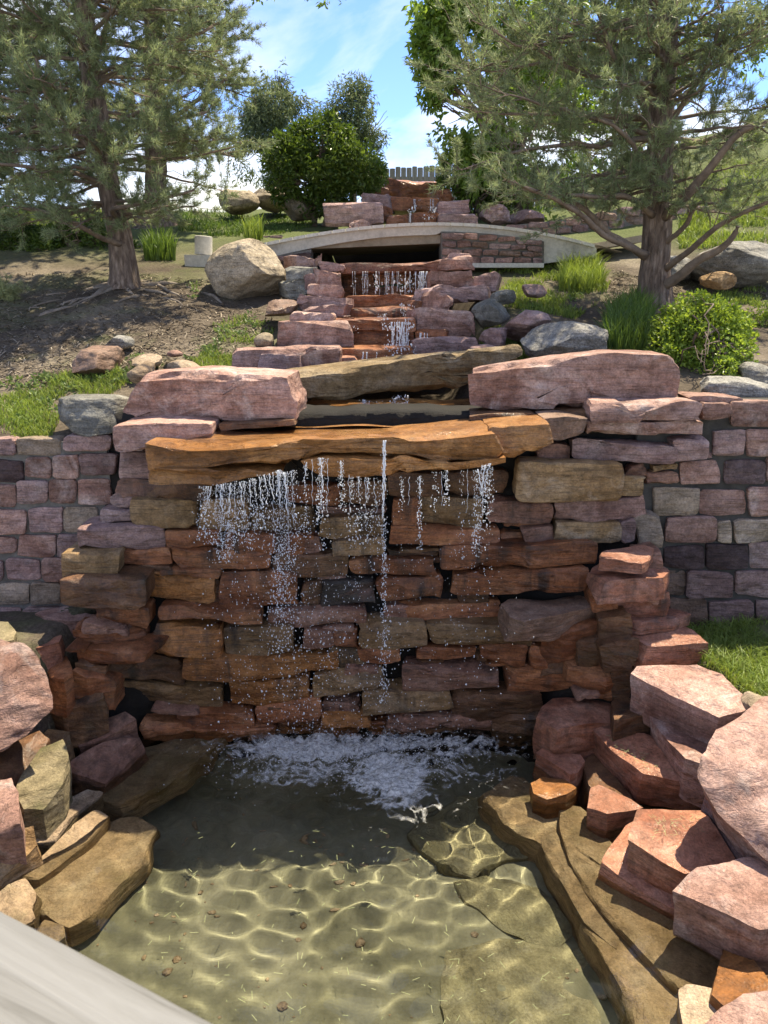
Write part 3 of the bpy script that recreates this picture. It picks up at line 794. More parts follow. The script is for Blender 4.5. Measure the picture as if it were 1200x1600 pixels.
# large forward stones of the left return
stone('stone', atY([97, 120, 183, 183, 150, 98], [868, 868, 868, 896, 906, 905], 4.70), (-.02, .34, .0), M['G'], wall, chips=6)
stone('stone', atY([121, 135, 256, 256, 190, 165, 122], [828, 826, 824, 855, 862, 866, 858], [4.78, 4.78, 4.9, 4.9, 4.85, 4.8, 4.78]), (-.05, .32, 0), M['PG'], wall, chips=6)
stone('stone', atY([91, 110, 224, 224, 210, 105, 91], [908, 905, 909, 945, 952, 950, 944], 4.60), (.0, .42, .0), M['D'], wall, chips=6)
stone('stone', atY([110, 150, 228, 222, 180, 112], [1021, 1017, 1022, 1034, 1041, 1041], 4.52), (.1, .3, .0), M['R'], wall, chips=5, strata=2)
# what the stones lean against: the dark packed core
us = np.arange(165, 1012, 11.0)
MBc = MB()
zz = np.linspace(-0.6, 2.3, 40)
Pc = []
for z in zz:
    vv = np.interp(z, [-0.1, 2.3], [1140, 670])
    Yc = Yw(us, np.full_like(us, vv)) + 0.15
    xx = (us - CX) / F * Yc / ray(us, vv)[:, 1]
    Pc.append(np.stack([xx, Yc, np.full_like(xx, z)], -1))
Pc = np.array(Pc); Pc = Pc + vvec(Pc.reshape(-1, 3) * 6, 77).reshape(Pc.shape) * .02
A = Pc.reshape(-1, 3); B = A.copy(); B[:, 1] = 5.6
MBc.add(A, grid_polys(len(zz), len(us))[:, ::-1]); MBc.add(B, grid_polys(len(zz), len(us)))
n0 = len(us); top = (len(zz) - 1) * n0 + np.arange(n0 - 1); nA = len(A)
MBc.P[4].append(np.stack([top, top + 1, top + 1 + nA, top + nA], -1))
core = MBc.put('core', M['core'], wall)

# ------------------------------------------------------------------ block walls
def block_wall(name, label, rows, Yb, xr, base, topv, seedcols):
    x = (xr[0] + xr[1]) / 2
    t = empty(name, (x, Yb, base), label, 'block wall', 'block walls either side of the waterfall')
    rg = np.random.default_rng(len(label))
    for r in rows:
        for b in r:
            x0, y0, x1, y1 = b[:4]
            c = b[4] if len(b) > 4 else seedcols[rg.integers(len(seedcols))]
            e = rg.normal(0, .008)
            stone('block', quad_px(x0 - .7, y0 - .6, x1 + .7, y1 + .6, Yb + e, Yb + e + rg.normal(0, .006), rg.normal(0, .8), 1.1), (0, .18, 0), M[c], t, M=36, sides=2, chips=3, chipd=.05, bulge=.3, strata=.5, rough=.9, bevel=.008, grow=.0)
    return t
L = [[(-42,688,22,712),(25,686,92,712,'B'),(98,681,171,705,'PG')],
     [(-30,718,36,751,'V'),(40,715,77,746,'P'),(81,712,122,748,'P'),(123,710,178,743,'PG')],
     [(-44,755,22,793,'P'),(26,753,74,789,'PG'),(76,752,118,787,'P'),(124,748,172,789,'P')],
     [(-28,797,39,835,'P'),(45,794,96,832,'PG'),(99,793,150,831,'B')],
     [(-50,840,23,866,'P'),(27,837,86,871,'P'),(88,836,132,871,'PG')],
     [(-55,875,3,905,'PG'),(8,874,62,907,'PG'),(64,874,100,907,'P')],
     [(-20,912,45,946,'B'),(47,912,93,944,'B')],
     [(-30,950,30,975,'PG'),(34,950,96,975,'PG')]]
rg = np.random.default_rng(3)
for r in L:
    x = r[0][0] - 4; y0, y1 = r[0][1], r[0][3]
    while x > -420:
        wd = rg.uniform(44, 74); r.append((x - wd, y0, x, y1)); x -= wd + 4
lw = block_wall('block_wall', 'left block wall of squared pink and purple stones in grey mortar', L, 5.05, (-5.0, -1.75), .85, 690, ['PG', 'P', 'PG', 'B', 'P'])
x0, x1 = atY(-430, 800, 5.08)[0], atY(176, 800, 5.08)[0]
z1 = atY(50, 690, 5.08)[2]
def rough_box(name, lo, hi, mat, parent, n=(60, 1, 24)):
    lo = np.array(lo); hi = np.array(hi)
    a = np.linspace(0, 1, n[0]); b = np.linspace(0, 1, n[2])
    X, Z = np.meshgrid(a, b, indexing='ij')
    mb = MB()
    Vf = np.stack([lo[0] + X * (hi - lo)[0], np.full_like(X, lo[1]), lo[2] + Z * (hi - lo)[2]], -1).reshape(-1, 3)
    Vf[:, 1] += fbm(Vf * 9, 3, 4) * 0.008
    mb.add(Vf, grid_polys(n[0], n[2]))
    Vb, Pb = box((lo[0], lo[1] + .012, lo[2]), tuple(hi)); mb.add(Vb, Pb)
    return mb.put(name, mat, parent)
rough_box('mortar', (x0, 5.085, .6), (x1, 5.35, z1), M['mortar'], lw)

Rr = [[(1143,627,1215,666,'P'),(1219,626,1290,665,'P')],
      [(1116,672,1165,714,'PG'),(1168,671,1216,712,'P')],
      [(1063,720,1127,757,'P'),(1134,720,1197,756,'V'),(1201,718,1262,756,'P')],
      [(1021,763,1093,806,'B'),(1095,766,1167,806,'P'),(1172,763,1232,808,'P')],
      [(1042,810,1120,849,'P'),(1124,815,1143,848,'B'),(1150,811,1226,848,'B')],
      [(1041,853,1100,890,'V'),(1103,852,1170,890,'V'),(1173,850,1232,888,'PG')],
      [(1033,893,1071,931,'N'),(1077,894,1145,935,'PG'),(1151,892,1222,934,'PG')],
      [(1046,937,1106,978,'N'),(1110,941,1178,975,'PG'),(1183,938,1242,970,'PG')],
      [(1060,981,1120,1005,'PG'),(1124,979,1190,1003,'PG')]]
for r in Rr:
    x = r[-1][2] + 4; y0, y1 = r[-1][1], r[-1][3]
    while x < 1640:
        wd = rg.uniform(48, 76); r.append((x, y0, x + wd, y1)); x += wd + 4
rw = block_wall('block_wall', 'right block wall of squared purple and rust-streaked stones beside the lawn', Rr, 5.05, (1.9, 5.0), .8, 630, ['PG', 'P', 'V', 'B', 'P'])
x0, x1 = atY(985, 800, 5.08)[0], atY(1650, 800, 5.08)[0]
rough_box('mortar', (x0, 5.085, .55), (x1, 5.35, atY(1150, 629, 5.08)[2]), M['dmortar'], rw)

# ------------------------------------------------------------------ overhanging slab and the big blocks on top
slab = empty('overhanging_slab', atY(520, 740, 4.6), 'wide rust-orange slab that water spills over, jutting from the wall', 'stone slab')
u = [224,262,350,470,600,700,785,800,790,700,600,500,440,400,330,232]
v = [692,701,702,699,697,688,679,706,718,726,722,718,739,736,736,735]
Yv = [4.52,4.42,4.40,4.39,4.38,4.37,4.37,4.38,4.42,4.42,4.42,4.42,4.42,4.42,4.43,4.53]
stone('slab_layer', atY(u, v, Yv), (0, .86, .0), M['OS'], slab, M=120, chips=7, rough=.5, sides=10, bulge=.1, strata=.8, chipd=.06, grow=0)
u = [232,262,330,400,440,400,330,232]; v = [734,735,735,735,739,743,758,755]
stone('slab_layer', atY(u, v, [4.55,4.46,4.45,4.45,4.46,4.46,4.46,4.55]), (0, .6, 0), M['OS'], slab, M=64, chips=5, rough=.9, bulge=.05)
u = [470,510,600,700,790,790,700,600,500]; v = [722,717,722,726,718,722,737,747,744]
stone('slab_layer', atY(u, v, 4.47), (0, .6, 0), M['OS'], slab, M=64, chips=5, rough=.9, bulge=.05)
u = [772,820,860,866,840,800,774]; v = [679,671,663,692,702,723,718]
stone('wedge', atY(u, v, [4.385,4.5,4.62,4.64,4.6,4.46,4.40]), (0, .6, .0), M['OS'], slab, M=48, chips=7)

def pstone(name, label, u, v, Y, ext, mat, cat='rock', group=None, **k):
    o = stone(name, atY(u, v, Y), ext, M[mat], None, **k)
    return tag(o, label, cat, group)
pstone('capping_stone', 'pale brown stone tucked under the right end of the rust-orange slab', [855,890,917,912,880,858], [657,654,655,676,688,692], [4.72,4.78,4.84,4.84,4.8,4.74], (0, .4, 0), 'N', M=40)
pstone('capping_stone', 'pinkish capping stone under the left end of the long pink block', [175,230,330,330,226,176], [668,664,664,676,704,704], [4.72,4.7,4.8,4.8,4.66,4.7], (0, .6, 0), 'P', M=48)
pstone('pink_block', 'long pink quartzite block lying left above the rust slab', [200,300,400,446,452,461,459,340,202,177,192], [592,587,590,592,618,628,656,662,662,645,612], [4.95,4.93,4.93,4.95,4.95,4.98,4.98,4.93,4.93,5.0,4.98], (.06, .46, .02), 'P', 'stone block', 'pink blocks above the slab', M=110, chips=12, sides=6, rough=.95, strata=1.2)
pstone('pink_block', 'longer pink quartzite block on the right, in front of the round yellow-green bush', [729,840,960,1050,1064,1060,1025,920,775,732], [590,573,559,559,576,622,629,641,652,646], [4.9,4.93,4.97,5.05,5.12,5.12,5.05,4.97,4.9,4.9], (.05, .46, .02), 'P', 'stone block', 'pink blocks above the slab', M=120, chips=13, sides=6, rough=.95, strata=1.2)
pstone('stone_beam', 'long olive-brown stone beam spanning the stream between two pink blocks', [446,560,640,760,838,841,735,664,600,540,458], [592,578,567,560,555,576,619,622,615,626,627], 5.62, (-.1, .5, .02), 'OL', 'stone beam', M=120, chips=10, sides=6, rough=.9, strata=1.2)
pstone('stone_slab', 'dark wet slab under the left pink block', [340,460,462,345], [664,656,664,672], 4.92, (0, .3, 0), 'D', M=40, chips=3)
for nm, uu, vv, lb in (('stone', [640, 730, 735, 640], [636, 640, 668, 664], 'dark damp stone under the long right pink block'),):
    pstone(nm, lb, [735, 860, 1000, 920, 740], [652, 645, 640, 655, 668], 5.0, (0, .35, 0), 'D', M=40, chips=3)
# little channel of water behind the slab
ch = field('stream_water', np.arange(-.9, .9, .03), np.arange(5.12, 6.25, .03), lambda x, y: 2.268 + .004 * np.sin(31 * x + 9 * y) + .004 * np.sin(43 * y - 17 * x), M['film'])
tag(ch, 'shallow water sliding towards the slab')
st = field('stream_bed', np.arange(-1.0, 1.0, .05), np.arange(5.05, 6.6, .05), lambda x, y: 2.225 + .01 * np.sin(9 * x) * np.sin(7 * y), M['OS'])
tag(st, 'rust stained bed of the stream')
sw = field('water_sheet', np.linspace(-1.28, .72, 90), np.linspace(4.47, 5.14, 40), lambda x, y: 2.220 + .004 * (fbm(np.stack([x, y, 0 * x], -1).reshape(-1, 3) * 13, 3, 2)).reshape(x.shape), M['film'])
tag(sw, 'thin sheet of water running over the rust slab')

# ------------------------------------------------------------------ rocks round the pool
GP = 'rocks around the pool'
def trock(name, label, pts, z, T, mat, ext=None, cat='rock', group=GP, recv=False, **k):
    """a flat-topped rock: its top outline on the photo, at height z (or per-point heights)"""
    P = np.array([atZ(p[0], p[1], p[2] if len(p) > 2 else z) for p in pts])
    k.setdefault('M', 56); k.setdefault('chipd', .045); k.setdefault('grow', .075); k.setdefault('chips', 8); k.setdefault('back', 1.0); k.setdefault('sides', 5); k.setdefault('bulge', .12)
    ex = np.array(ext if ext is not None else (0, 0, -T), float)
    if recv or T < .11:
        o = stone(name, P, ex, M[mat], None, **k)
    else:
        rg_ = np.random.default_rng(int(P[0, 0] * 1000) % 9973 + len(P)); c_ = P.mean(0)
        P = c_ + (P - c_) * 1.05
        P[:, 2] += rg_.normal(0, .006, len(P))
        B = c_ + (P - c_) * rg_.uniform(.86, 1.04, (len(P), 1)) + ex + rg_.normal(0, .018, P.shape)
        mid = c_ + (P - c_) * rg_.uniform(.98, 1.07, (len(P), 1)) + ex * rg_.uniform(.3, .6, (len(P), 1))
        o = hull_rock(name, np.concatenate([P, B, mid]), M[mat], h=.036, rough=.8, face=.010)
    if recv: RECV.append(o)
    return tag(o, label, cat, group)
# right-hand stack that steps down from the wall
trock('rock', 'small reddish slab on top of the stepped stack right of the waterfall', [(940,868),(946,858),(1005,852),(1018,853),(1010,868),(1003,872)], 1.46, .10, 'BR', M=44)
trock('rock', 'broad flat slab with a pale left edge, second from the top of the stepped stack', [(918,895),(928,880),(945,876),(1000,872),(1022,880),(1040,892),(1030,899),(975,900),(945,908)], 1.30, .15, 'BR', sides=4)
trock('rock', 'thick red block in the middle of the stepped stack right of the waterfall', [(943,924),(950,914),(1000,912),(1028,917),(1043,926),(1030,929)], 1.14, .22, 'BR', M=48)
trock('rock', 'thin ragged slab between two red blocks of the stepped stack', [(958,960),(968,953),(1040,948),(1060,950),(1078,957),(1050,966),(1000,970)], .97, .09, 'BR', chips=10)
trock('rock', 'big tilted red block at the foot of the stepped stack, beside the lawn', [(1010,1008,.84),(985,990,.87),(960,972,.9),(1055,966,.9),(1080,984,.88),(1103,1002,.84),(1060,1006,.84)], .86, .25, 'BR', ext=(.0, .03, -.25), chips=9)
trock('rock', 'wet red slab leaning out below the stack, water dripping off its lip', [(880,1022,.62),(930,1008,.66),(955,1005,.66),(998,1034,.62),(975,1050,.58),(945,1058,.56),(890,1040,.6)], .6, .14, 'R', chips=8)
trock('rock', 'angular brown rock with a pale ridge jutting from the right of the waterfall wall', [(850,985,.84),(862,976,.86),(905,962,.90),(938,952,.92),(944,970,.92),(905,985,.86),(880,992,.83)], .86, .24, 'R', ext=(.02, .05, -.24), chips=8)
trock('rock', 'ridge-nosed wet rock under the right end of the longest wall stone', [(785,945),(800,936),(930,930),(932,945),(880,958),(820,968),(798,960)], 1.02, .2, 'N', ext=(.0, .06, -.2), chips=9)
trock('rock', 'long pink slab at the corner of the lawn below the stepped stack', [(992,1052,.72),(1000,1043,.74),(1090,1039,.78),(1130,1055,.78),(1178,1098,.75),(1160,1112,.72),(1125,1120,.68),(1100,1102,.68),(1040,1075,.68)], .72, .36, 'P', ext=(.05, .06, -.34), M=72, chips=10)
trock('rock', 'orange-topped wet block at the water right of the splash', [(842,1122),(850,1105),(866,1093),(950,1094),(962,1120),(955,1130),(905,1131),(870,1140)], .30, .36, 'BR', M=60, chips=8)
trock('rock', 'dark dripping block below the long pink slab', [(958,1092),(975,1080),(1020,1085),(1040,1112),(1000,1120),(965,1125)], .42, .4, 'D')
trock('rock', 'wide slab covered in grass clippings with a black wet front edge', [(928,1142,.26),(935,1136,.27),(1005,1147,.30),(1030,1156,.31),(1070,1190,.30),(1102,1218,.28),(1060,1216,.26),(1005,1210,.24),(965,1180,.24)], .27, .20, 'BR', ext=(.02, .05, -.24), M=72, chips=8)
trock('rock', 'wedge of pink rock between the long pink slab and the big boulder', [(1022,1120),(1034,1111),(1090,1135),(1108,1165),(1100,1192),(1070,1182),(1045,1150)], .46, .36, 'P', ext=(.04, .04, -.34), chips=8)
trock('rock', 'small orange block with its foot in the splash', [(840,1178),(850,1172),(905,1178),(914,1190),(905,1206),(893,1212),(870,1195)], .10, .30, 'BR', M=44)
trock('rock', 'low orange rock awash at the edge of the splash', [(826,1224),(845,1213),(880,1218),(896,1232),(880,1242),(852,1248),(832,1240)], .045, .35, 'O', M=44)
trock('rock', 'pointed orange block beneath the clippings-covered slab', [(920,1263,.12),(925,1232,.14),(938,1226,.14),(985,1245,.13),(1002,1258,.12),(985,1266,.11),(950,1274,.11)], .12, .3, 'BR', M=44)
trock('rock', 'narrow wet ledge running back from the pointed orange block', [(912,1190),(930,1180),(985,1240),(990,1255),(945,1245),(920,1225)], .06, .35, 'D', M=44)
trock('rock', 'blocky red slab split by a black stain, shaded by the big boulder', [(986,1312,.27),(996,1282,.30),(1003,1264,.31),(1095,1262,.33),(1108,1275,.33),(1146,1338,.28),(1120,1352,.26),(1072,1362,.25),(1040,1345,.25)], .28, .24, 'BR', M=72, chips=8, ext=(.02, .02, -.24))
trock('rock', 'thin wet ledge sticking out under the blocky red slab', [(944,1348,.07),(950,1335,.08),(975,1290,.1),(1000,1280,.1),(1060,1360,.08),(1150,1440,.06),(1080,1428,.05),(1000,1385,.06)], .07, .2, 'BR', M=64, chips=6)
trock('rock', 'thick pink rock with a craggy nose at the right edge of the pool', [(1060,1392,.30),(1075,1372,.33),(1095,1360,.34),(1170,1348,.36),(1300,1360,.36),(1310,1450,.33),(1190,1452,.30),(1150,1424,.28),(1105,1405,.28)], .31, .30, 'P', M=90, chips=10, ext=(.06, .02, -.32))
trock('rock', 'dark flat-faced rock squeezed under the big right boulder', [(1104,1240,.40),(1120,1232,.42),(1200,1300,.42),(1260,1360,.4),(1200,1356,.34),(1150,1318,.34)], .38, .3, 'PG')
# the big boulder that leans in from the right
pts = [(1095,1205,3.35),(1098,1180,3.40),(1122,1138,3.54),(1146,1130,3.58),(1157,1157,3.46),(1182,1195,3.32),(1205,1228,3.2),(1260,1300,2.98),(1290,1400,2.84),(1205,1352,2.95),(1135,1270,3.15),(1108,1232,3.26),
       (1165,1114,3.68),(1200,1095,3.8),(1290,1085,3.85),(1400,1150,3.5),(1430,1300,3.1),(1135,1300,3.4),(1205,1390,3.1),(1300,1430,3.1),(1180,1190,3.9),(1330,1190,3.9)]
o = hull_rock('boulder', [atY(a, b, c) for a, b, c in pts], M['P'], rough=1.5)
tag(o, 'big sloping pink boulder leaning over the pool from the right edge', 'boulder', GP)
trock('rock', 'small pale rock in the grass behind the big right boulder', [(1158,1083),(1170,1077),(1205,1094),(1210,1106),(1180,1106)], .78, .1, 'B', M=36)
trock('rock', 'dry buff slab at the bottom right edge of the water', [(1062,1545,.06),(1075,1540,.06),(1120,1548,.07),(1128,1572,.07),(1110,1620,.07),(1064,1615,.05)], .06, .5, 'TN', M=48)
trock('rock', 'wet brown rock in the gap under the craggy pink rock', [(1115,1560,.09),(1125,1500,.06),(1135,1475,.05),(1165,1490,.08),(1215,1560,.12),(1200,1585,.12),(1140,1580,.1)], .1, .5, 'O', M=48)
trock('rock', 'pale pink slab cut off by the bottom right corner', [(1092,1608,.16),(1130,1578,.19),(1165,1562,.2),(1260,1550,.2),(1270,1680,.15),(1100,1680,.12)], .17, .5, 'P', M=60)
trock('rock', 'dark wet rock below the nose of the craggy pink rock', [(1100,1440,.06),(1130,1432,.06),(1230,1490,.1),(1235,1560,.1),(1180,1520,.06)], .07, .4, 'D', M=44)
# submerged ledges on the right
def urock(label, pts, z, T=.3, mat='U', **k):
    return trock('submerged_slab', label, pts, z, T, mat, cat='slab', group='slabs under the water', recv=True, **k)
# (heights are given as the eye sees them through the water surface)
urock('upper of the long submerged steps below the right-hand rocks', [(876,1262),(905,1262),(960,1330),(1010,1385),(1090,1430),(1150,1490),(1110,1548),(1060,1542),(1000,1482),(935,1412),(897,1360),(880,1310)], -.06, .22, M=90, rough=.5)
urock('middle submerged step, its edge catching the light', [(838,1310),(870,1305),(900,1370),(930,1420),(965,1460),(960,1490),(915,1450),(888,1400),(860,1360)], -.13, .3, M=70, rough=.5)
urock('lowest and longest submerged step towards the bottom of the frame', [(912,1452),(960,1440),(1005,1480),(1075,1560),(1110,1660),(1010,1680),(985,1580),(945,1500)], -.15, .3, M=70, rough=.5)
urock('broad slab lying under the water in front of the splash', [(640,1330),(690,1285),(770,1270),(830,1300),(860,1350),(800,1370),(740,1400),(690,1380)], -.385, .2, 'UD', M=64, rough=.6)
urock('small ragged slab under the water right of the middle', [(715,1410),(760,1400),(840,1420),(890,1480),(860,1510),(790,1480),(730,1440)], -.385, .2, 'UD', M=64, rough=.6)
urock('flat silted slab under the water at the bottom of the frame', [(700,1520),(780,1500),(900,1500),(945,1560),(920,1700),(720,1700),(690,1600)], -.385, .2, 'UD', M=64, rough=.6)
urock('pale slab just under the surface beside the low orange rock', [(750,1250),(800,1225),(880,1262),(905,1310),(850,1330),(790,1300)], -.16, .3, M=60, rough=.6)
# left side
pts = [(-40,1004,4.25),(10,996,4.25),(48,1010,4.2),(82,1040,4.1),(88,1064,4.05),(86,1082,4.0),(90,1102,3.95),(62,1128,3.86),(42,1152,3.78),(0,1178,3.68),(-70,1215,3.5),(-160,1100,3.6),(-140,1030,4.0),
       (20,1060,3.98),(-40,1100,3.75),(40,1120,4.2),(-60,1150,4.1),(0,1010,4.55),(-150,1040,4.4)]
o = hull_rock('boulder', [atY(a, b, c) for a, b, c in pts], M['P'], rough=2.0)
tag(o, 'big sunlit pink boulder at the left edge above the pool', 'boulder', GP)
trock('rock', 'pink rock with a sunlit left top at the foot of the left block wall', [(57,958),(72,950),(100,947),(147,960),(140,970),(105,972),(70,966)], .88, .14, 'P', chips=8)
trock('rock', 'fissured reddish rock behind the big left boulder', [(0,990),(30,975),(60,975),(97,990),(95,1002),(60,1010),(20,1008)], .82, .2, 'BR', chips=8)
trock('rock', 'small dark red rock wedged right of the big left boulder', [(66,1032),(84,1018),(104,1026),(110,1050),(98,1060),(75,1052)], .66, .26, 'R', M=40)
trock('rock', 'dark wedge-shaped rock with a crest, left end of the waterfall wall', [(70,1098,.42),(95,1080,.46),(155,1084,.48),(157,1092,.46),(128,1104,.42),(96,1112,.40)], .44, .28, 'D', ext=(.02, .05, -.3), chips=9)
trock('rock', 'reddish tilted block between the dark wedge and the water', [(120,1148,.17),(135,1130,.21),(195,1114,.24),(212,1128,.2),(170,1150,.16),(126,1162,.14)], .18, .25, 'NR', ext=(.02, .03, -.25), chips=8)
trock('rock', 'smooth reddish slab sloping into the shaded water', [(108,1205,.07),(112,1190,.1),(160,1165,.12),(215,1155,.1),(226,1166,.05),(190,1200,.03),(160,1222,.03)], .07, .22, 'NR', ext=(.0, .0, -.24), chips=6)
trock('rock', 'mossy buff rock half in shade left of the pool', [(28,1238,.30),(35,1210,.32),(62,1172,.36),(95,1162,.36),(105,1185,.34),(98,1225,.28),(70,1262,.22),(40,1262,.24)], .3, .36, 'MB', chips=6)
trock('rock', 'small salmon rock standing at the left edge of the frame', [(-40,1250,.36),(-20,1222,.4),(20,1214,.42),(30,1240,.40),(30,1285,.34),(0,1296,.32),(-40,1300,.32)], .36, .3, 'P', chips=7)
trock('rock', 'salmon slab at the waterline below the mossy buff rock', [(35,1290,.05),(60,1270,.08),(110,1235,.10),(140,1222,.1),(160,1230,.06),(118,1270,.03),(85,1308,.03),(58,1312,.03)], .06, .3, 'TN', chips=6, recv=True)
trock('rock', 'ochre rock with a grey split side at the left edge', [(-30,1330,.14),(10,1300,.2),(50,1292,.2),(58,1320,.14),(30,1350,.08),(0,1375,.06),(-40,1380,.06)], .13, .35, 'G', chips=7)
trock('rock', 'tan slab half awash in the lower left, crossed by light ripples', [(30,1365,.01),(60,1335,.03),(110,1290,.05),(150,1264,.04),(168,1275,.0),(140,1312,-.02),(90,1352,-.02),(60,1372,-.02)], .01, .3, 'U', chips=5, recv=True, rough=.6)
urock('large amber slab under the water in the lower left', [(48,1420),(70,1370),(110,1320),(160,1290),(215,1285),(240,1300),(225,1345),(185,1385),(150,1430),(110,1452)], -.11, .24, M=80, rough=.6, mat='U')
trock('rock', 'tan rock above the rail in the lower left corner', [(-40,1420,.04),(0,1385,.07),(40,1368,.07),(56,1385,.05),(45,1420,.02),(50,1440,.0),(0,1450,.0)], .04, .3, 'U', M=48, recv=True)
trock('rock', 'small amber rock peeping out above the grey rail', [(48,1470),(70,1440),(98,1450),(100,1466),(80,1480)], -.04, .3, 'U', M=40, recv=True)
urock('shaded ledge under the water along the left foot of the wall', [(150,1250),(165,1225),(230,1175),(300,1155),(345,1160),(300,1200),(240,1235),(190,1262)], -.08, .3, 'U', M=64, rough=.6)
trock('rock', 'dark shaded rock under the big left boulder', [(-60,1190,.3),(0,1185,.34),(60,1140,.4),(75,1150,.36),(50,1190,.3),(20,1230,.26),(-60,1260,.26)], .32, .5, 'D', chips=6)
trock('rock', 'broken brown shard lying beneath the dark wedge', [(55,1160,.26),(75,1140,.3),(108,1142,.28),(110,1160,.22),(80,1172,.22)], .26, .2, 'T', M=36)
trock('rock', 'pale lichen-covered rock at the left edge under the wall', [(-20,985),(-10,970),(12,970),(24,985),(20,1000),(-10,1004)], .93, .15, 'MB', M=36)
for o in RECV: o.cycles.is_caustics_receiver = True

# ------------------------------------------------------------------ cascade above
cas = empty('cascade_steps', (0.05, 7.0, 2.4), 'stepped red stone cascade climbing to the arched footbridge', 'cascade')
def cst(name, x0, y0, x1, y1, Y, dy, mat, tilt=0, parent=cas, **k):
    k.setdefault('M', 48); k.setdefault('chips', 6)
    k.setdefault('grow', .01); sk_ = R.normal(0, .09) if parent is not cas else 0
    return stone(name, quad_px(x0, y0, x1, y1, Y - sk_, Y + sk_, tilt, 1.0 if parent is cas else 2.2), (sk_, dy, R.normal(0, .02)), M[mat], parent, **k)
cst('step', 458, 547, 650, 585, 6.45, .5, 'R')
cst('step', 552, 516, 648, 548, 6.9, .5, 'R')
cst('step', 524, 500, 652, 518, 6.82, .8, 'R', chips=4)
cst('step', 534, 479, 648, 503, 7.5, .6, 'R')
cst('step', 540, 462, 650, 482, 8.0, .6, 'R')
cst('lip_slab', 508, 410, 692, 428, 8.35, 1.1, 'BR', tilt=-2, chips=4)
for (a, b, c, d) in ((532,428,585,450),(585,426,640,448),(640,426,690,452),(532,450,575,468),(575,448,622,470),(622,450,690,472),(532,468,600,486),(600,468,660,486)):
    cst('stone', a, b, c, d, 8.75 + R.normal(0, .03), .3, 'R', M=32, chips=3)
cst('stone', 440, 560, 560, 583, 6.3, .4, 'BR')

fl = empty('flanking_stones', (-.75, 7.4, 2.5), 'left-hand stack of pink slabs flanking the upper cascade', 'dry stone stack', 'stone stacks beside the cascade')
for (x0, y0, x1, y1, Y, dy, m) in ((430,503,552,552,6.55,.5,'P'),(445,484,522,513,6.85,.5,'P'),(465,477,540,499,7.05,.45,'PG'),(458,462,540,482,7.3,.45,'PG'),(482,442,534,465,7.6,.4,'P'),(492,420,536,448,7.95,.45,'P'),(460,398,514,421,8.3,.5,'PG'),(475,430,500,452,8.0,.3,'PG'),
    (360,550,535,585,6.2,.5,'P'),(395,555,470,582,6.1,.3,'PG'),(446,417,492,442,8.1,.4,'GG'),(448,438,484,470,7.9,.4,'GG'),(500,410,540,424,8.25,.4,'PG'),(520,498,556,520,6.9,.3,'R')):
    cst('stone', x0, y0, x1, y1, Y, dy, m, tilt=R.uniform(-5, 5), parent=fl, chips=8, rough=1.3, chipd=.12)
fr = empty('flanking_stones', (.75, 7.4, 2.5), 'right-hand stack of pink slabs flanking the upper cascade', 'dry stone stack', 'stone stacks beside the cascade')
for (x0, y0, x1, y1, Y, dy, m) in ((648,528,752,566,6.6,.5,'PG'),(651,487,758,527,6.85,.5,'P'),(671,457,729,487,7.25,.45,'P'),(642,450,762,474,7.5,.5,'PG'),(672,422,742,453,7.85,.5,'P'),(685,405,742,426,8.25,.5,'P'),(740,424,780,457,7.95,.4,'PG'),(700,398,735,412,8.5,.3,'PG'),
    (645,515,700,535,6.9,.4,'R'),(640,470,690,490,7.5,.4,'R')):
    cst('stone', x0, y0, x1, y1, Y, dy, m, tilt=R.uniform(-5, 5), parent=fr, chips=8, rough=1.3, chipd=.12)

up = empty('upper_cascade', (.35, 12.5, 4.2), 'small upper waterfall of red steps between rocks, above the footbridge', 'cascade')
for a in ((600,330,684,352,11.9,.8,'R','step'),(600,308,686,331,13.0,.8,'R','step'),(600,279,694,312,14.6,.8,'R','slab'),(507,316,600,352,11.6,.7,'PG','stone'),(558,302,606,332,12.6,.6,'PG','stone'),(567,290,608,314,13.4,.6,'R','stone'),(540,340,572,356,11.3,.4,'P','stone'),
          (683,312,736,339,12.2,.7,'PG','stone'),(684,334,746,351,11.8,.6,'PG','stone'),(682,295,713,316,13.4,.5,'R','stone'),(592,322,612,345,12.2,.4,'R','stone')):
    cst(a[7], *a[:6], a[6], parent=up, chips=8)
for lb, x0, y0, x1, y1, Y, m in (('purplish rock under the pine right of the upper cascade', 750, 322, 800, 352, 12.4, 'PG'), ('second purplish rock behind the bridge under the right pine', 795, 330, 850, 356, 12.8, 'PG')):
    tag(boulder_px('rock', x0, y0, x1, y1, Y, .5, M[m], square=.4), lb, 'rock')

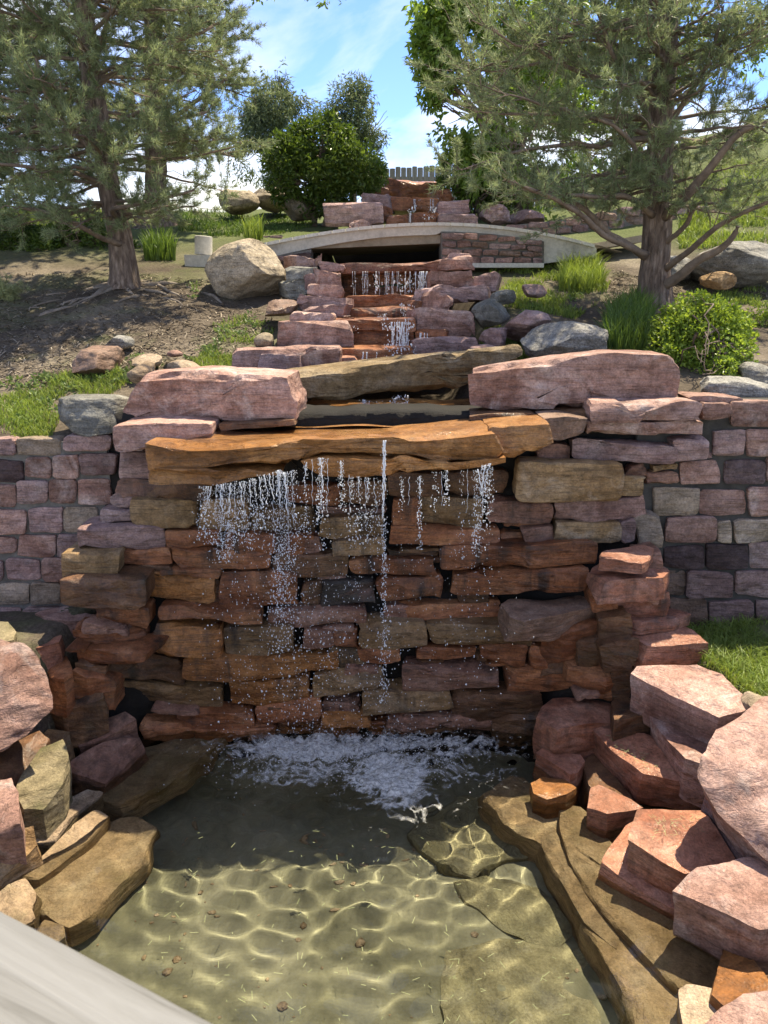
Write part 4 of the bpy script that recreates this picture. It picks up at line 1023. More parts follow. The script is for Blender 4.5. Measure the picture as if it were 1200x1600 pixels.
# ------------------------------------------------------------------ footbridge
br = empty('footbridge', (0.1, 9.5, 3.4), 'low arched concrete footbridge crossing over the cascade', 'bridge')
bx = np.array([330, 380, 440, 520, 600, 650, 700, 760, 840, 900, 935.])
bt = np.array([398, 388, 374, 359, 351, 348.5, 348.5, 351, 361, 374, 384.])
def arc(u): return np.interp(u, bx, bt)
from numpy.polynomial import polynomial as PL
cf = PL.polyfit((bx - 650) / 300, bt, 4)
arc = lambda u: PL.polyval((np.asarray(u, float) - 650) / 300, cf)
U = np.linspace(332, 932, 61)
th = np.interp(U, [332, 420, 485, 600, 680, 690, 846, 852, 932], [24, 20, 18, 15, 15, 10, 10, 22, 26])
def ribbon(U, top, bot, Y0, Y1):
    a = atY(U, top, Y0); b = atY(U, bot, Y0); n = len(U)
    c = a.copy(); d = b.copy(); c[:, 1] = Y1; d[:, 1] = Y1
    V = np.concatenate([a, b, c, d]); i = np.arange(n - 1)
    Q = np.concatenate([np.stack([i, n + i, n + i + 1, i + 1], -1), np.stack([i, i + 1, 2 * n + i + 1, 2 * n + i], -1), np.stack([n + i, 3 * n + i, 3 * n + i + 1, n + i + 1], -1),
                        np.stack([2 * n + i, 2 * n + i + 1, 3 * n + i + 1, 3 * n + i], -1), np.array([[0, 2 * n, 3 * n, n], [n - 1, 2 * n - 1, 4 * n - 1, 3 * n - 1]])])
    return V, Q
V, Q = ribbon(U, arc(U) + 4.5, arc(U) + 4.5 + th, 9.5, 11.2); put('deck', V, Q, M['concrete'], br, angle=30)
U2 = np.linspace(484, 692, 30)
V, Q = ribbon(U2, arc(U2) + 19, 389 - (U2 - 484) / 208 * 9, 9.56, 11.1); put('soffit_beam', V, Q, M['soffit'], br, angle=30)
e = np.linspace(334, 930, 30)
for a, b in zip(e[:-1], e[1:]):
    uu = np.linspace(a + .5, b - .5, 4)
    V, Q = ribbon(uu, arc(uu) - .3, arc(uu) + 4.8, 9.46, 9.78); put('cap_stone', V, Q, M['concrete2'], br, angle=30)
def masonry(u0, u1, tf, bf, Y, parent, rows, mats, wd=(24, 42), T=.25):
    rg = np.random.default_rng(int(u0))
    for r in range(rows):
        x = u0
        while x < u1 - 6:
            w_ = min(rg.uniform(*wd), u1 - x); 
            if u1 - x - w_ < 10: w_ = u1 - x
            ta = tf(x + w_ / 2); ba = bf(x + w_ / 2); h = (ba - ta) / rows
            if h > 3.5:
                stone('stone', quad_px(x + .9, ta + r * h + .9, x + w_ - .9, ta + (r + 1) * h - .9, Y + rg.normal(0, .012), None, rg.normal(0, .4), .8), (0, T, 0), M[mats[rg.integers(len(mats))]], parent, M=24, sides=2, chips=4, strata=.4, grow=-.01, rough=.8)
            x += w_
masonry(690, 848, lambda u: arc(u) + 14, lambda u: 413 - (u - 690) * .01, 9.42, br, 4, ['PG', 'P', 'P', 'PG', 'N'], (20, 36))
V, Q = ribbon(np.linspace(689, 850, 20), arc(np.linspace(689, 850, 20)) + 14, np.full(20, 416.), 9.46, 9.8); put('mortar', V, Q, M['mortar'], br, angle=30)
V, Q = ribbon(np.linspace(690, 850, 8), np.full(8, 411.), np.full(8, 418.), 9.36, 9.7); put('footing', V, Q, M['concrete2'], br, angle=30)
V, Q = ribbon(np.linspace(846, 930, 8), arc(np.linspace(846, 930, 8)) + 22, np.linspace(412, 402, 8), 9.48, 10.2); put('wing_wall', V, Q, M['concrete'], br, angle=30)
masonry(420, 487, lambda u: arc(u) + 25, lambda u: 432., 9.42, br, 3, ['PG', 'V', 'PG'], (26, 36))
V, Q = ribbon(np.linspace(416, 486, 8), arc(np.linspace(416, 486, 8)) + 24, np.full(8, 436.), 9.46, 9.8); put('mortar', V, Q, M['mortar'], br, angle=30)
V, Q = ribbon(np.linspace(470, 705, 4), np.full(4, 380.), np.full(4, 440.), 11.3, 11.6); put('dark_backing', V, Q, M['core'], br, angle=30)  # near-black sheet across the back of the opening under the deck
# path behind the bridge deck
pb = field('path', np.linspace(-2.4, 3.0, 60), np.linspace(9.8, 11.2, 6), lambda x, y: atY(600 + x * 119, arc(600 + x * 119), 9.6)[..., 2] - .012, M['concrete'])
tag(pb, 'pale path crossing the bridge')

rwl = empty('retaining_wall', (3.9, 12, 3.8), 'low mortared purple stone wall behind the right pine', 'retaining wall', 'low retaining walls')
masonry(790, 1180, lambda u: np.interp(u, [790, 900, 1000, 1180], [352, 340, 318, 322]), lambda u: np.interp(u, [790, 900, 1180], [386, 388, 384]), 11.8, rwl, 4, ['PG', 'P', 'PG', 'N'], (22, 40))
V, Q = ribbon(np.linspace(790, 1180, 8), np.interp(np.linspace(790, 1180, 8), [790, 900, 1000, 1180], [353, 341, 319, 323]), np.full(8, 396.), 11.84, 12.3); put('mortar', V, Q, M['mortar'], rwl, angle=30)
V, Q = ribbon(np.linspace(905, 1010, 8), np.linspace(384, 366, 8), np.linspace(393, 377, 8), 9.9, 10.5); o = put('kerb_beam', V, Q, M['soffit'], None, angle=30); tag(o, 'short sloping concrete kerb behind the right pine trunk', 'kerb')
lwl = empty('retaining_wall', (-2.6, 11.6, 3.9), 'low course of grey-purple stones left of the bridge', 'retaining wall', 'low retaining walls')
masonry(250, 440, lambda u: np.interp(u, [250, 440], [378, 366]), lambda u: np.interp(u, [250, 440], [400, 388]), 11.4, lwl, 2, ['PG', 'GG', 'PG'], (16, 26))
V, Q = ribbon(np.linspace(250, 440, 8), np.linspace(379, 367, 8), np.linspace(410, 396, 8), 11.44, 11.8); put('mortar', V, Q, M['mortar'], lwl, angle=30)
# round concrete bollard on a block
bo = empty('bollard', atY(318, 400, 9.9), 'short round concrete bollard on a square block behind the beige boulder', 'bollard')
c0 = atY(318, 398, 9.9); c1 = atY(318, 369, 9.9); r_ = 13.5 / F * 9.9 / 1.06
V, P = tube([c0, c0 + (c1 - c0) * .3, c0 + (c1 - c0) * .97, c1], [r_, r_, r_, r_ * .93], 24); put('column', V, P, M['concrete'], bo, angle=40)
lo = atY(291, 424, 9.75); hi = atY(333, 398.5, 9.75); V, P = box((lo[0], 9.7, lo[2] - .1), (hi[0], 10.1, hi[2])); put('base_block', V, P, M['concrete'], bo, smooth=False)

# ------------------------------------------------------------------ rocks on the banks
GB = 'boulders on the hillside'
for nm, lb, x0, y0, x1, y1, Y, dy, m, kw in (
    ('boulder', 'large rounded beige boulder beside the stone stack left of the cascade', 325, 376, 450, 474, 8.6, .5, 'BE', dict(square=.35, cuts=8, rough=.09, sub=5, cutmin=.76)),
    ('boulder', 'sunlit tan boulder with a pointed top far up the left slope', 341, 297, 403, 337, 13.6, .5, 'BE', dict(cuts=8)),
    ('boulder', 'flatter tan boulder beside the dark round shrub', 394, 294, 458, 332, 14.2, .6, 'BE', dict(cuts=8)),
    ('boulder', 'grey-brown boulder in the shade of the dark round shrub', 440, 305, 500, 345, 13.2, .4, 'BE', dict(cuts=6)),
    ('rock', 'pinkish angular rock on the bare soil at left', 118, 540, 196, 592, 6.3, .28, 'N', dict(cuts=12, square=.5)),
    ('rock', 'smooth grey stone sitting above the pinkish angular rock', 167, 524, 208, 545, 6.6, .12, 'GR', dict(cuts=3, square=.3, rough=.06)),
    ('rock', 'round tan cobble just left above the long pink block', 201, 565, 247, 602, 5.75, .18, 'TN', dict(cuts=3, rough=.07)),
    ('rock', 'buff cobble behind the middle of the left pink block', 256, 562, 316, 596, 5.85, .2, 'TN', dict(cuts=4, rough=.07)),
    ('rock', 'dull brown stone half sunk in soil behind the two cobbles', 208, 553, 254, 574, 6.2, .2, 'TN', dict(cuts=5)),
    ('rock', 'small pinkish stone lying on bare soil above the buff cobble', 262, 547, 288, 558, 6.4, .1, 'P', dict(cuts=5)),
    ('rock', 'small pale rounded stone beside the stack of slabs', 398, 520, 432, 546, 6.7, .16, 'BE', dict(cuts=3, rough=.06)),
    ('rock', 'dark grey-green rock resting on the end of the left block wall', 82, 616, 215, 690, 5.25, .26, 'GG', dict(cuts=14, square=.5)),
    ('rock', 'pale flat-topped stone at the foot of the beige boulder', 411, 468, 463, 496, 7.4, .25, 'N', dict(cuts=8, square=.7)),
    ('rock', 'wide speckled grey granite boulder in the grass left of the yellow-green bush', 818, 506, 958, 572, 6.2, .3, 'GR', dict(cuts=9, square=.35, sub=5)),
    ('rock', 'brownish boulder behind the speckled granite', 788, 486, 866, 532, 6.7, .28, 'PG', dict(cuts=9, square=.4)),
    ('rock', 'pale lichened rock beside the right stack of slabs', 738, 468, 795, 516, 7.0, .25, 'GG', dict(cuts=9, square=.4)),
    ('rock', 'grey rock at the foot of the right stack of slabs', 748, 511, 799, 545, 6.5, .22, 'PG', dict(cuts=9, square=.5)),
    ('rock', 'small purplish block under the grey rock by the stack', 732, 535, 782, 562, 6.3, .2, 'PG', dict(cuts=8, square=.8)),
    ('rock', 'small dark rock in the grass above the lichened rock', 760, 452, 808, 476, 7.6, .2, 'GG', dict(cuts=8, square=.5)),
    ('rock', 'small shaded rock lying in grass below the bright tuft', 812, 444, 854, 465, 7.9, .18, 'PG', dict(cuts=8, square=.5)),
    ('rock', 'rough grey rock behind the right wall beside the yellow-green bush', 1082, 582, 1205, 640, 5.55, .22, 'GR', dict(cuts=12, square=.4)),
    ('rock', 'rounded grey rock at the right edge above the wall', 1152, 566, 1206, 612, 5.8, .25, 'GR', dict(cuts=5)),
    ('boulder', 'big flat grey boulder behind the right pine', 1072, 378, 1230, 445, 8.6, .5, 'GR', dict(cuts=8, square=.3, sub=5)),
    ('boulder', 'grey boulder partly hidden by the right pine trunk', 1022, 402, 1082, 440, 8.9, .3, 'GR', dict(cuts=6)),
    ('rock', 'small rust-brown angular rock in front of the big flat grey boulder', 1096, 424, 1148, 452, 7.9, .16, 'G', dict(cuts=9, square=.3)),
):
    tag(boulder_px(nm, x0, y0, x1, y1, Y, dy, M[m], **kw), lb, nm, GB)

# ------------------------------------------------------------------ fence and roof on the crest
fn = empty('picket_fence', (0, 21, 4.9), 'grey weathered board fence on the crest above the cascade', 'fence')
zt = lambda x: float(atY(600, 262, 21)[2]) + .012 * x
x = -.45
while x < 4.6:
    wv = .138 + R.normal(0, .004); z1 = zt(x) + R.normal(0, .025)
    V = np.array([[x,21,4.6],[x+wv,21,4.6],[x+wv,21,z1-.02],[x+wv-.02,21,z1],[x+.02,21,z1],[x,21,z1-.02]])
    V2 = V.copy(); V2[:, 1] += .02
    i = np.arange(6); Q = np.stack([i, i + 6, (i + 1) % 6 + 6, (i + 1) % 6], -1)
    put('picket', np.concatenate([V, V2]), [np.array([[0,1,2,3,4,5]]), np.array([[11,10,9,8,7,6]]), Q[:, ::-1]], M['fence'], fn, smooth=False)
    x += wv + .010
for zz_ in (5.2, 6.1):
    V, P = box((-.45, 21.03, zz_), (4.7, 21.08, zz_ + .1)); put('rail', V, P, M['fence'], fn, smooth=False)
ho = empty('shed', (12.6, 27, 7.0), 'low building with a grey-green roof beyond the right slope', 'building')
a = atY(1060, 262, 27); b = atY(1150, 262, 27)
V, P = box((a[0], 27, 6.2), (b[0], 30, a[2])); put('wall', V, P, M['concrete2'], ho, smooth=False)
V = np.array([[a[0]-.3,26.7,a[2]],[b[0]+.3,26.7,a[2]],[b[0]+.3,30.3,a[2]],[a[0]-.3,30.3,a[2]],[a[0]-.3,28.5,a[2]+.55],[b[0]+.3,28.5,a[2]+.55]])
put('roof', V, [np.array([[0,1,5,4],[2,3,4,5],[3,2,1,0]]), np.array([[0,4,3],[1,2,5]])], M['GG'], ho, smooth=False)

# ------------------------------------------------------------------ vegetation
def needles(tp, td, K, ln, wd, rg, spread=.8):
    """K needles round every tuft point tp, leaning along td"""
    T = len(tp)
    p = np.repeat(tp, K, 0) + rg.normal(0, .012, (T * K, 3))
    d = nrm(np.repeat(td, K, 0) * .75 + rg.normal(0, spread, (T * K, 3)) * .75)
    L = ln * rg.uniform(.65, 1.2, (T * K, 1))
    s = nrm(np.cross(d, rg.normal(size=(T * K, 3)))) * wd
    V = np.stack([p - s, p + s, p + d * L], 1).reshape(-1, 3)
    return V, np.arange(len(V)).reshape(-1, 3)

def pine(name, label, trunk, rad, crown, seed, mats=('needle',), z0=.5, limbs=(), nw=24, per=5, K=18, ln=.075, wd=.0032, dens=1.0, dead=True, roots=(), lean=(0, 0), H=5.2, flat=None):
    rg = np.random.default_rng(seed)
    trunk = np.asarray(trunk, float); base = trunk[0]
    t = empty(name, base, label, 'pine tree', 'pines on the slope')
    tz = np.linspace(0, 1, len(trunk))
    q = np.linspace(0, 1, 46)
    tp = np.stack([np.interp(q, tz, trunk[:, k]) for k in range(3)], -1)
    tr = np.interp(q, np.linspace(0, 1, len(rad)), rad) * (1 + .45 * np.exp(-q * 46 / 2.0))
    V, P = tube(tp, tr, 18)
    V = V + vvec(V * np.array([14, 14, 4]), seed, 3) * (.055 * tr.max())
    put('trunk', V, P, M['bark'], t, angle=60)
    br = MB(); TP, TD = [], []
    def at_h(z):
        i = np.clip(np.searchsorted(tp[:, 2], z), 1, len(tp) - 1); f = (z - tp[i-1, 2]) / (tp[i, 2] - tp[i-1, 2] + 1e-9)
        return tp[i-1] + (tp[i] - tp[i-1]) * np.clip(f, 0, 1), float(tr[i])
    def twigs(pts, L, r0):
        n = max(4, int(L / .17 * dens))
        for s in np.linspace(.28, 1.0, n):
            i = s * (len(pts) - 1); k = min(int(i), len(pts) - 2); p = pts[k] + (pts[k+1] - pts[k]) * (i - k)
            dirv = nrm(pts[k+1] - pts[k])
            for _ in range(2):
                d = nrm(dirv * rg.uniform(.3, .9) + rg.normal(0, .55, 3) * np.array([1, 1, .55]) + np.array([0, 0, .06]))
                l = L * rg.uniform(.16, .34) * (1.25 - .5 * s) + .12
                m = 6
                w = p + d * l * np.linspace(0, 1, m)[:, None] + np.array([0, 0, 1]) * (.18 * l * np.linspace(0, 1, m) ** 2)[:, None] + np.cumsum(rg.normal(0, .018, (m, 3)), 0)
                Vv, Pp = tube(w, np.linspace(max(.004, r0 * .35), .0025, m), 3, False); br.add(Vv, Pp)
                nt_ = max(3, int(l / .047))
                ss = rg.uniform(.25, 1.0, nt_); ii = ss * (m - 1); kk = np.minimum(ii.astype(int), m - 2)
                TP.append(w[kk] + (w[kk + 1] - w[kk]) * (ii - kk)[:, None]); TD.append(nrm(w[kk + 1] - w[kk]) + np.array([0, 0, .25]))
    for lb in limbs:                                   # the boughs that can be told apart in the photograph
        pts = np.asarray(lb[0], float); r0 = lb[1]
        qq = np.linspace(0, 1, 14); tt = np.linspace(0, 1, len(pts))
        pp = np.stack([np.interp(qq, tt, pts[:, k]) for k in range(3)], -1)
        pp[1:-1] = .5 * pp[1:-1] + .25 * (pp[:-2] + pp[2:]); pp += np.cumsum(rg.normal(0, .006, pp.shape), 0)
        V, P = tube(pp, np.linspace(r0, r0 * .4, 14), 8)
        put('branch', V, P, M['twig'], t)
        if len(lb) < 3 or lb[2]: twigs(pp[4:], np.linalg.norm(pts[-1] - pts[0]) * .75, r0 * .5)
    zs = np.linspace(z0, H, nw)
    for z in zs:
        c, r = at_h(base[2] + z)
        for k in range(per):
            az = rg.uniform(0, 2 * np.pi); L = crown((z - z0) / (H - z0), az) * rg.uniform(.72, 1.12)
            if L < .15: continue
            m = 10; s = np.linspace(0, 1, m)
            up = rg.uniform(-.12, .35)
            d = np.array([math.cos(az), math.sin(az), 0])
            pts = c + d * (L * s)[:, None] + np.array([0, 0, 1]) * (L * (up * s - .22 * s ** 2 + .12 * s ** 3))[:, None]
            pts[1:] += np.cumsum(rg.normal(0, .022 * L, (m - 1, 3)), 0) * .6
            r0 = min(.035, .012 + .010 * L)
            V, P = tube(pts, np.linspace(r0, .005, m), 5, False); br.add(V, P)
            twigs(pts, L, r0 * .5)
    V, P = br.get(); put('twigs', V, P, M['twig'], t)
    TPa, TDa = np.concatenate(TP), np.concatenate(TD)
    V, P = needles(TPa, nrm(TDa), K, ln, wd, rg)
    put('crown', V, P, M[mats[0]], t, smooth=False)
    # pale upright shoots
    k = rg.random(len(TPa)) < .055
    p = TPa[k]; n = len(p); h = rg.uniform(.05, .12, n)
    a = np.linspace(0, 2 * np.pi, 4)[:3]
    ring = np.stack([np.cos(a), np.sin(a), 0 * a], -1) * .008
    V = np.concatenate([(p[:, None, :] + ring[None]), (p + np.stack([rg.normal(0, .01, n), rg.normal(0, .01, n), h], -1))[:, None, :]], 1)
    idx = np.arange(n)[:, None] * 4
    P = np.concatenate([idx + np.array([0, 1, 3]), idx + np.array([1, 2, 3]), idx + np.array([2, 0, 3])])
    put('new_shoots', V.reshape(-1, 3), P, M['candle'], t, smooth=False)['kind'] = 'stuff'
    return t, TPa

G1 = lambda u, v, dz=0: ground_hit(u, v)[0][0] + np.array([0, 0, dz])
# right pine
b = G1(1022, 482); Yb = b[1]
b[2] -= .05
trk = [b, atY(1024, 400, Yb), atY(1028, 300, Yb), atY(1034, 180, Yb), atY(1042, 60, Yb), atY(1046, -60, Yb + .1), atY(1050, -190, Yb + .1)]
rs = [.165, .145, .135, .122, .11, .09, .07, .04]
lim = [([atY(1036, 445, Yb-.1), atY(1062, 428, Yb-.3), atY(1092, 405, Yb-.5), atY(1122, 395, Yb-.6), atY(1140, 375, Yb-.7), atY(1150, 355, Yb-.75)], .055, False),
       ([atY(1040, 420, Yb-.1), atY(1068, 396, Yb-.4), atY(1110, 355, Yb-.7), atY(1170, 320, Yb-1.0), atY(1240, 300, Yb-1.2)], .035),
       ([atY(1008, 402, Yb-.1), atY(985, 388, Yb-.2), atY(950, 368, Yb-.3), atY(920, 335, Yb-.4), atY(885, 312, Yb-.5), atY(860, 306, Yb-.6)], .042),
       ([atY(1008, 398, Yb-.1), atY(975, 380, Yb-.4), atY(935, 365, Yb-.6), atY(905, 330, Yb-.8), atY(850, 300, Yb-1.0), atY(790, 280, Yb-1.2)], .036),
       ([atY(1022, 338, Yb-.1), atY(1000, 318, Yb-.3), atY(975, 310, Yb-.5), atY(930, 312, Yb-.7), atY(880, 308, Yb-.9)], .034),
       ([atY(1036, 340, Yb-.1), atY(1066, 312, Yb-.3), atY(1100, 275, Yb-.5), atY(1125, 245, Yb-.6), atY(1148, 205, Yb-.7), atY(1200, 190, Yb-.8), atY(1260, 190, Yb-.9)], .05),
       ([atY(1010, 296, Yb-.1), atY(998, 262, Yb-.3), atY(990, 232, Yb-.5), atY(965, 215, Yb-.6), atY(930, 195, Yb-.8)], .032),
       ([atY(1030, 230, Yb), atY(1000, 150, Yb-.2), atY(960, 90, Yb-.4), atY(930, 0, Yb-.5)], .035),
       ([atY(1042, 200, Yb), atY(1085, 140, Yb-.2), atY(1115, 90, Yb-.4), atY(1135, 0, Yb-.5)], .03),
       ([atY(1040, 380, Yb-.1), atY(1075, 345, Yb-.3), atY(1090, 315, Yb-.4), atY(1120, 310, Yb-.6)], .028)]
def crR(s, az):
    side = math.cos(az)                        # fuller towards the cascade, thin low on the right
    base = np.interp(s, [0, .22, .55, .75, .9, 1], [1.3, 1.85, 1.75, 1.3, 1.1, .7])
    return base * (1.0 - .05 * side) * (0.7 if math.sin(az) > .5 else (.62 if math.sin(az) < -.45 else 1))
pine('pine_tree', 'large rough-barked pine with grey-green needles on the right bank', trk, rs, crR, 21, z0=1.05, limbs=lim, nw=19, per=5, H=3.7, K=16)
# left pine
b = G1(195, 446); Yb = b[1]; b[2] -= .05
trk = [b, atY(192, 400, Yb), atY(178, 330, Yb), atY(160, 230, Yb), atY(140, 110, Yb), atY(130, 0, Yb), atY(118, -160, Yb), atY(110, -420, Yb)]
rs = [.155, .14, .125, .115, .11, .10, .09, .06, .03]
lim = [([atY(188, 382, Yb-.1), atY(165, 378, Yb-.3), atY(140, 365, Yb-.5), atY(110, 348, Yb-.7), atY(70, 330, Yb-.9), atY(20, 325, Yb-1.0)], .035),
       ([atY(182, 340, Yb-.1), atY(170, 330, Yb-.3), atY(215, 318, Yb-.5), atY(250, 312, Yb-.7), atY(300, 300, Yb-.9)], .03),
       ([atY(165, 250, Yb), atY(120, 205, Yb-.2), atY(80, 150, Yb-.5), atY(60, 90, Yb-.7)], .035),
       ([atY(160, 225, Yb), atY(110, 195, Yb-.3), atY(60, 165, Yb-.6), atY(0, 150, Yb-.8)], .03),
       ([atY(168, 290, Yb), atY(120, 270, Yb-.4), atY(50, 262, Yb-.8), atY(-30, 250, Yb-1.0)], .03),
       ([atY(160, 215, Yb), atY(215, 195, Yb-.2), atY(260, 190, Yb-.4), atY(320, 175, Yb-.6)], .03),
       ([atY(145, 140, Yb), atY(200, 90, Yb-.2), atY(260, 70, Yb-.4), atY(330, 40, Yb-.5)], .03)]
crL = lambda s, az: np.interp(s, [0, .15, .45, .8, 1], [1.0, 1.5, 1.55, 1.3, .8]) * (.75 if math.sin(az) > .5 else 1)
pl, _ = pine('pine_tree', 'tall pine with spreading exposed roots on the bare soil of the left bank', trk, rs, crL, 33, z0=.75, limbs=lim, nw=25, per=5, H=5.0, K=18)
rt = [((188,446),(165,452),(150,462),(128,474),(110,480),(88,487),(60,496)), ((190,450),(158,458),(120,468),(85,478)), ((195,448),(206,458),(218,462),(190,470),(178,478)), ((200,446),(222,438),(245,445),(262,455),(290,462),(310,476)),
      ((205,444),(240,446),(275,444),(298,452)), ((215,450),(260,458),(290,468)), ((186,442),(150,446),(110,455),(70,462)), ((180,446),(130,452),(80,470),(40,482)), ((120,470),(90,482),(52,492)), ((222,462),(250,466),(280,474),(300,486)),
      ((300,450),(330,462),(345,472),(360,470)), ((184,448),(140,466),(100,476),(48,480))]
for k, r in enumerate(rt):
    r = np.array(r, float); s = np.linspace(0, 1, 26)
    uu = np.interp(s, np.linspace(0, 1, len(r)), r[:, 0]); vv = np.interp(s, np.linspace(0, 1, len(r)), r[:, 1]) + np.cumsum(R.normal(0, .35, 26))
    p = ground_hit(uu, vv)[0]; p[:, 2] += -.004 + .016 * np.sin(s * 9 + k)
    r0 = (.038, .03, .03, .028, .04, .022, .022, .02, .016, .016, .028, .018)[k]
    V, P = tube(p, np.linspace(r0, r0 * .3, 26), 7); put('root', V, P, M['root'], pl)
# second pine, further up the slope
b = G1(245, 352); Yb = b[1]; b[2] -= .1
trk = [b, atY(244, 300, Yb), atY(243, 200, Yb), atY(240, 60, Yb), atY(238, -150, Yb), atY(236, -380, Yb)]
cr2 = lambda s, az: np.interp(s, [0, .2, .6, 1], [.8, 1.3, 1.3, .9])
lim2 = [([atY(245, 210, Yb), atY(285, 175, Yb-.2), atY(320, 150, Yb-.4), atY(365, 118, Yb-.6)], .045), ([atY(244, 160, Yb), atY(290, 110, Yb), atY(340, 75, Yb-.2), atY(368, 60, Yb-.3)], .04), ([atY(246, 250, Yb), atY(300, 232, Yb-.3), atY(360, 240, Yb-.5)], .04)]
p2, _ = pine('pine_tree', 'second pine behind, thick trunk flaring into roots beyond the low stone course', trk, [.34, .16, .14, .13, .12, .1], cr2, 47, mats=('needle',), z0=1.1, limbs=lim2, nw=20, per=5, H=6.0, K=15, ln=.095, wd=.0045)
# dark conifer at the left edge
b = G1(-42, 378); Yb = b[1]; b[2] -= .1
trk = [b, atY(-42, 250, Yb), atY(-44, 100, Yb), atY(-46, -120, Yb), atY(-46, -380, Yb)]
pine('pine_tree', 'dark dense pine cut off by the left edge of the frame', trk, [.2, .17, .14, .11, .06], lambda s, az: np.interp(s, [0, .2, .6, 1], [1.1, 1.5, 1.3, .9]), 51, mats=('needle2',), z0=.3, nw=22, per=6, H=6.0, K=16, ln=.09, wd=.0045)
# low pine bough poking in at the left edge
rg = np.random.default_rng(8)
c = atY(8, 452, 7.6)
t_ = empty('young_pine', G1(5, 470), 'small pale-tipped pine seedling at the left edge', 'young pine')
mb = MB(); TP, TD = [], []
for k in range(26):
    d = nrm(rg.normal(0, 1, 3) * np.array([1, 1, .6]) + np.array([0, 0, .9])); l = rg.uniform(.1, .26)
    w = (np.array(t_.location) + np.array([0, 0, .05])) + d * l * np.linspace(0, 1, 5)[:, None]
    V, P = tube(w, .004, 3, False); mb.add(V, P); TP.append(w[1:]); TD.append(np.repeat(d[None], 4, 0))
mb.put('stem', M['twig'], t_)
V, P = needles(np.concatenate(TP), np.concatenate(TD), 30, .07, .003, rg); put('crown', V, P, M['candle'], t_, smooth=False)

def leaf_cloud(blobs, n, size, rg, aspect=.42, thr=-.15, freq=2.2, shell=.45, droop=.25, sd=1):
    C = np.array([b[0] for b in blobs]); Rr_ = np.array([b[1] if np.ndim(b[1]) else (b[1],) * 3 for b in blobs], float)
    wt = (Rr_[:, 0] * Rr_[:, 2]); k = rg.choice(len(C), int(n * 1.9), p=wt / wt.sum())
    d = nrm(rg.normal(size=(len(k), 3))); r = shell + (1 - shell) * rg.random((len(k), 1)) ** .6
    r = r * (1 + .30 * fbm(d * 2.3 + k[:, None] * 3.1, 2, sd)[:, None])
    p = C[k] + d * Rr_[k] * r
    keep = (fbm(p * freq, 3, sd) > thr); p = p[keep][:n]; d = d[keep][:n]
    n = len(p)
    ax = nrm(d * .5 + rg.normal(0, .75, (n, 3)) + np.array([0, 0, -droop])); sd_ = nrm(np.cross(ax, rg.normal(size=(n, 3)))); nn = np.cross(ax, sd_)
    L = size * rg.uniform(.6, 1.25, (n, 1)); W = L * aspect
    V = np.stack([p, p + ax * L * .45 + sd_ * W * .5 + nn * W * .12, p + ax * L - nn * L * .1, p + ax * L * .45 - sd_ * W * .5 + nn * W * .12], 1).reshape(-1, 3)
    return V, np.arange(len(V)).reshape(-1, 4)

def bpx(u, v, Y, r, ry=None):
    t = Y / ray(u, v)[1]; rr = r * t / F
    return (atY(u, v, Y), (rr, rr * 1.0 if ry is None else ry, rr))

def leafy(name, label, cat, base, blobs, n, size, mat, seed, trunk_r=.12, group=None, stems=1, **k):
    rg = np.random.default_rng(seed)
    if cat == 'shrub':                                   # stray sprigs break the outline
        bl2 = []
        for (c, r) in blobs:
            r3 = np.broadcast_to(np.asarray(r, float), (3,))
            for _ in range(5):
                dd = nrm(rg.normal(size=3)); bl2.append((np.asarray(c) + dd * r3 * rg.uniform(.9, 1.12), r3 * rg.uniform(.14, .3)))
        bl_leaf = list(blobs) + bl2
    else: bl_leaf = blobs
    t = empty(name, base, label, cat, group or {'tree': 'broadleaf trees on the crest', 'shrub': 'shrubs on the slope', 'hedge': 'bushes at the left'}.get(cat))
    base = np.asarray(base, float); mb = MB()
    top = np.mean([b[0] for b in blobs], 0)
    for s in range(stems):
        q = np.linspace(0, 1, 14)[:, None]
        off = rg.normal(0, .12 * (stems > 1), 3) * np.array([1, 1, 0])
        stem = base + (top - base) * q + np.cumsum(rg.normal(0, .03, (14, 3)), 0) + off * (1 - q) + rg.normal(0, .3 * (stems > 1), 3) * q
        stem[0] = base + off - np.array([0, 0, .1])
        V, P = tube(stem, np.linspace(trunk_r, trunk_r * .35, 14), 9); mb.add(V, P)
        for (c, r) in blobs:
            i = rg.integers(4, 13); e = np.asarray(c) + rg.normal(0, .2, 3) * np.max(r)
            q2 = np.linspace(0, 1, 9)[:, None]
            V, P = tube(stem[i] + (e - stem[i]) * q2 + np.array([0, 0, .12]) * np.sin(q2 * np.pi) + np.cumsum(rg.normal(0, .025, (9, 3)), 0), np.linspace(trunk_r * .4, .008, 9), 5, False); mb.add(V, P)
            for _ in range(5):
                e2 = np.asarray(c) + nrm(rg.normal(size=3)) * np.asarray(r) * .68; s0 = stem[i] + (e - stem[i]) * rg.uniform(.5, .95)
                V, P = tube(s0 + (e2 - s0) * np.linspace(0, 1, 6)[:, None] + np.cumsum(rg.normal(0, .02, (6, 3)), 0), np.linspace(.014, .004, 6), 4, False); mb.add(V, P)
    mb.put('trunk', M['twig'], t)
    V, P = leaf_cloud(bl_leaf, n, size, rg, sd=seed, **k)
    put('crown', V, P, M[mat], t, smooth=False)
    return t
Y = 13.5
bl = [bpx(790, 40, Y, 120), bpx(720, 70, Y, 62), bpx(700, 150, Y, 34), bpx(680, 80, Y, 40), bpx(735, 190, Y, 55), bpx(660, 60, Y, 22), bpx(690, 30, Y, 45), bpx(672, 150, Y, 20), bpx(800, 180, Y, 110), bpx(860, 90, Y, 110), bpx(700, 20, Y, 55), bpx(800, -80, Y, 150), bpx(780, 270, Y, 60), bpx(850, 260, Y, 80), bpx(665, 110, Y, 22), bpx(720, 230, Y, 36)]
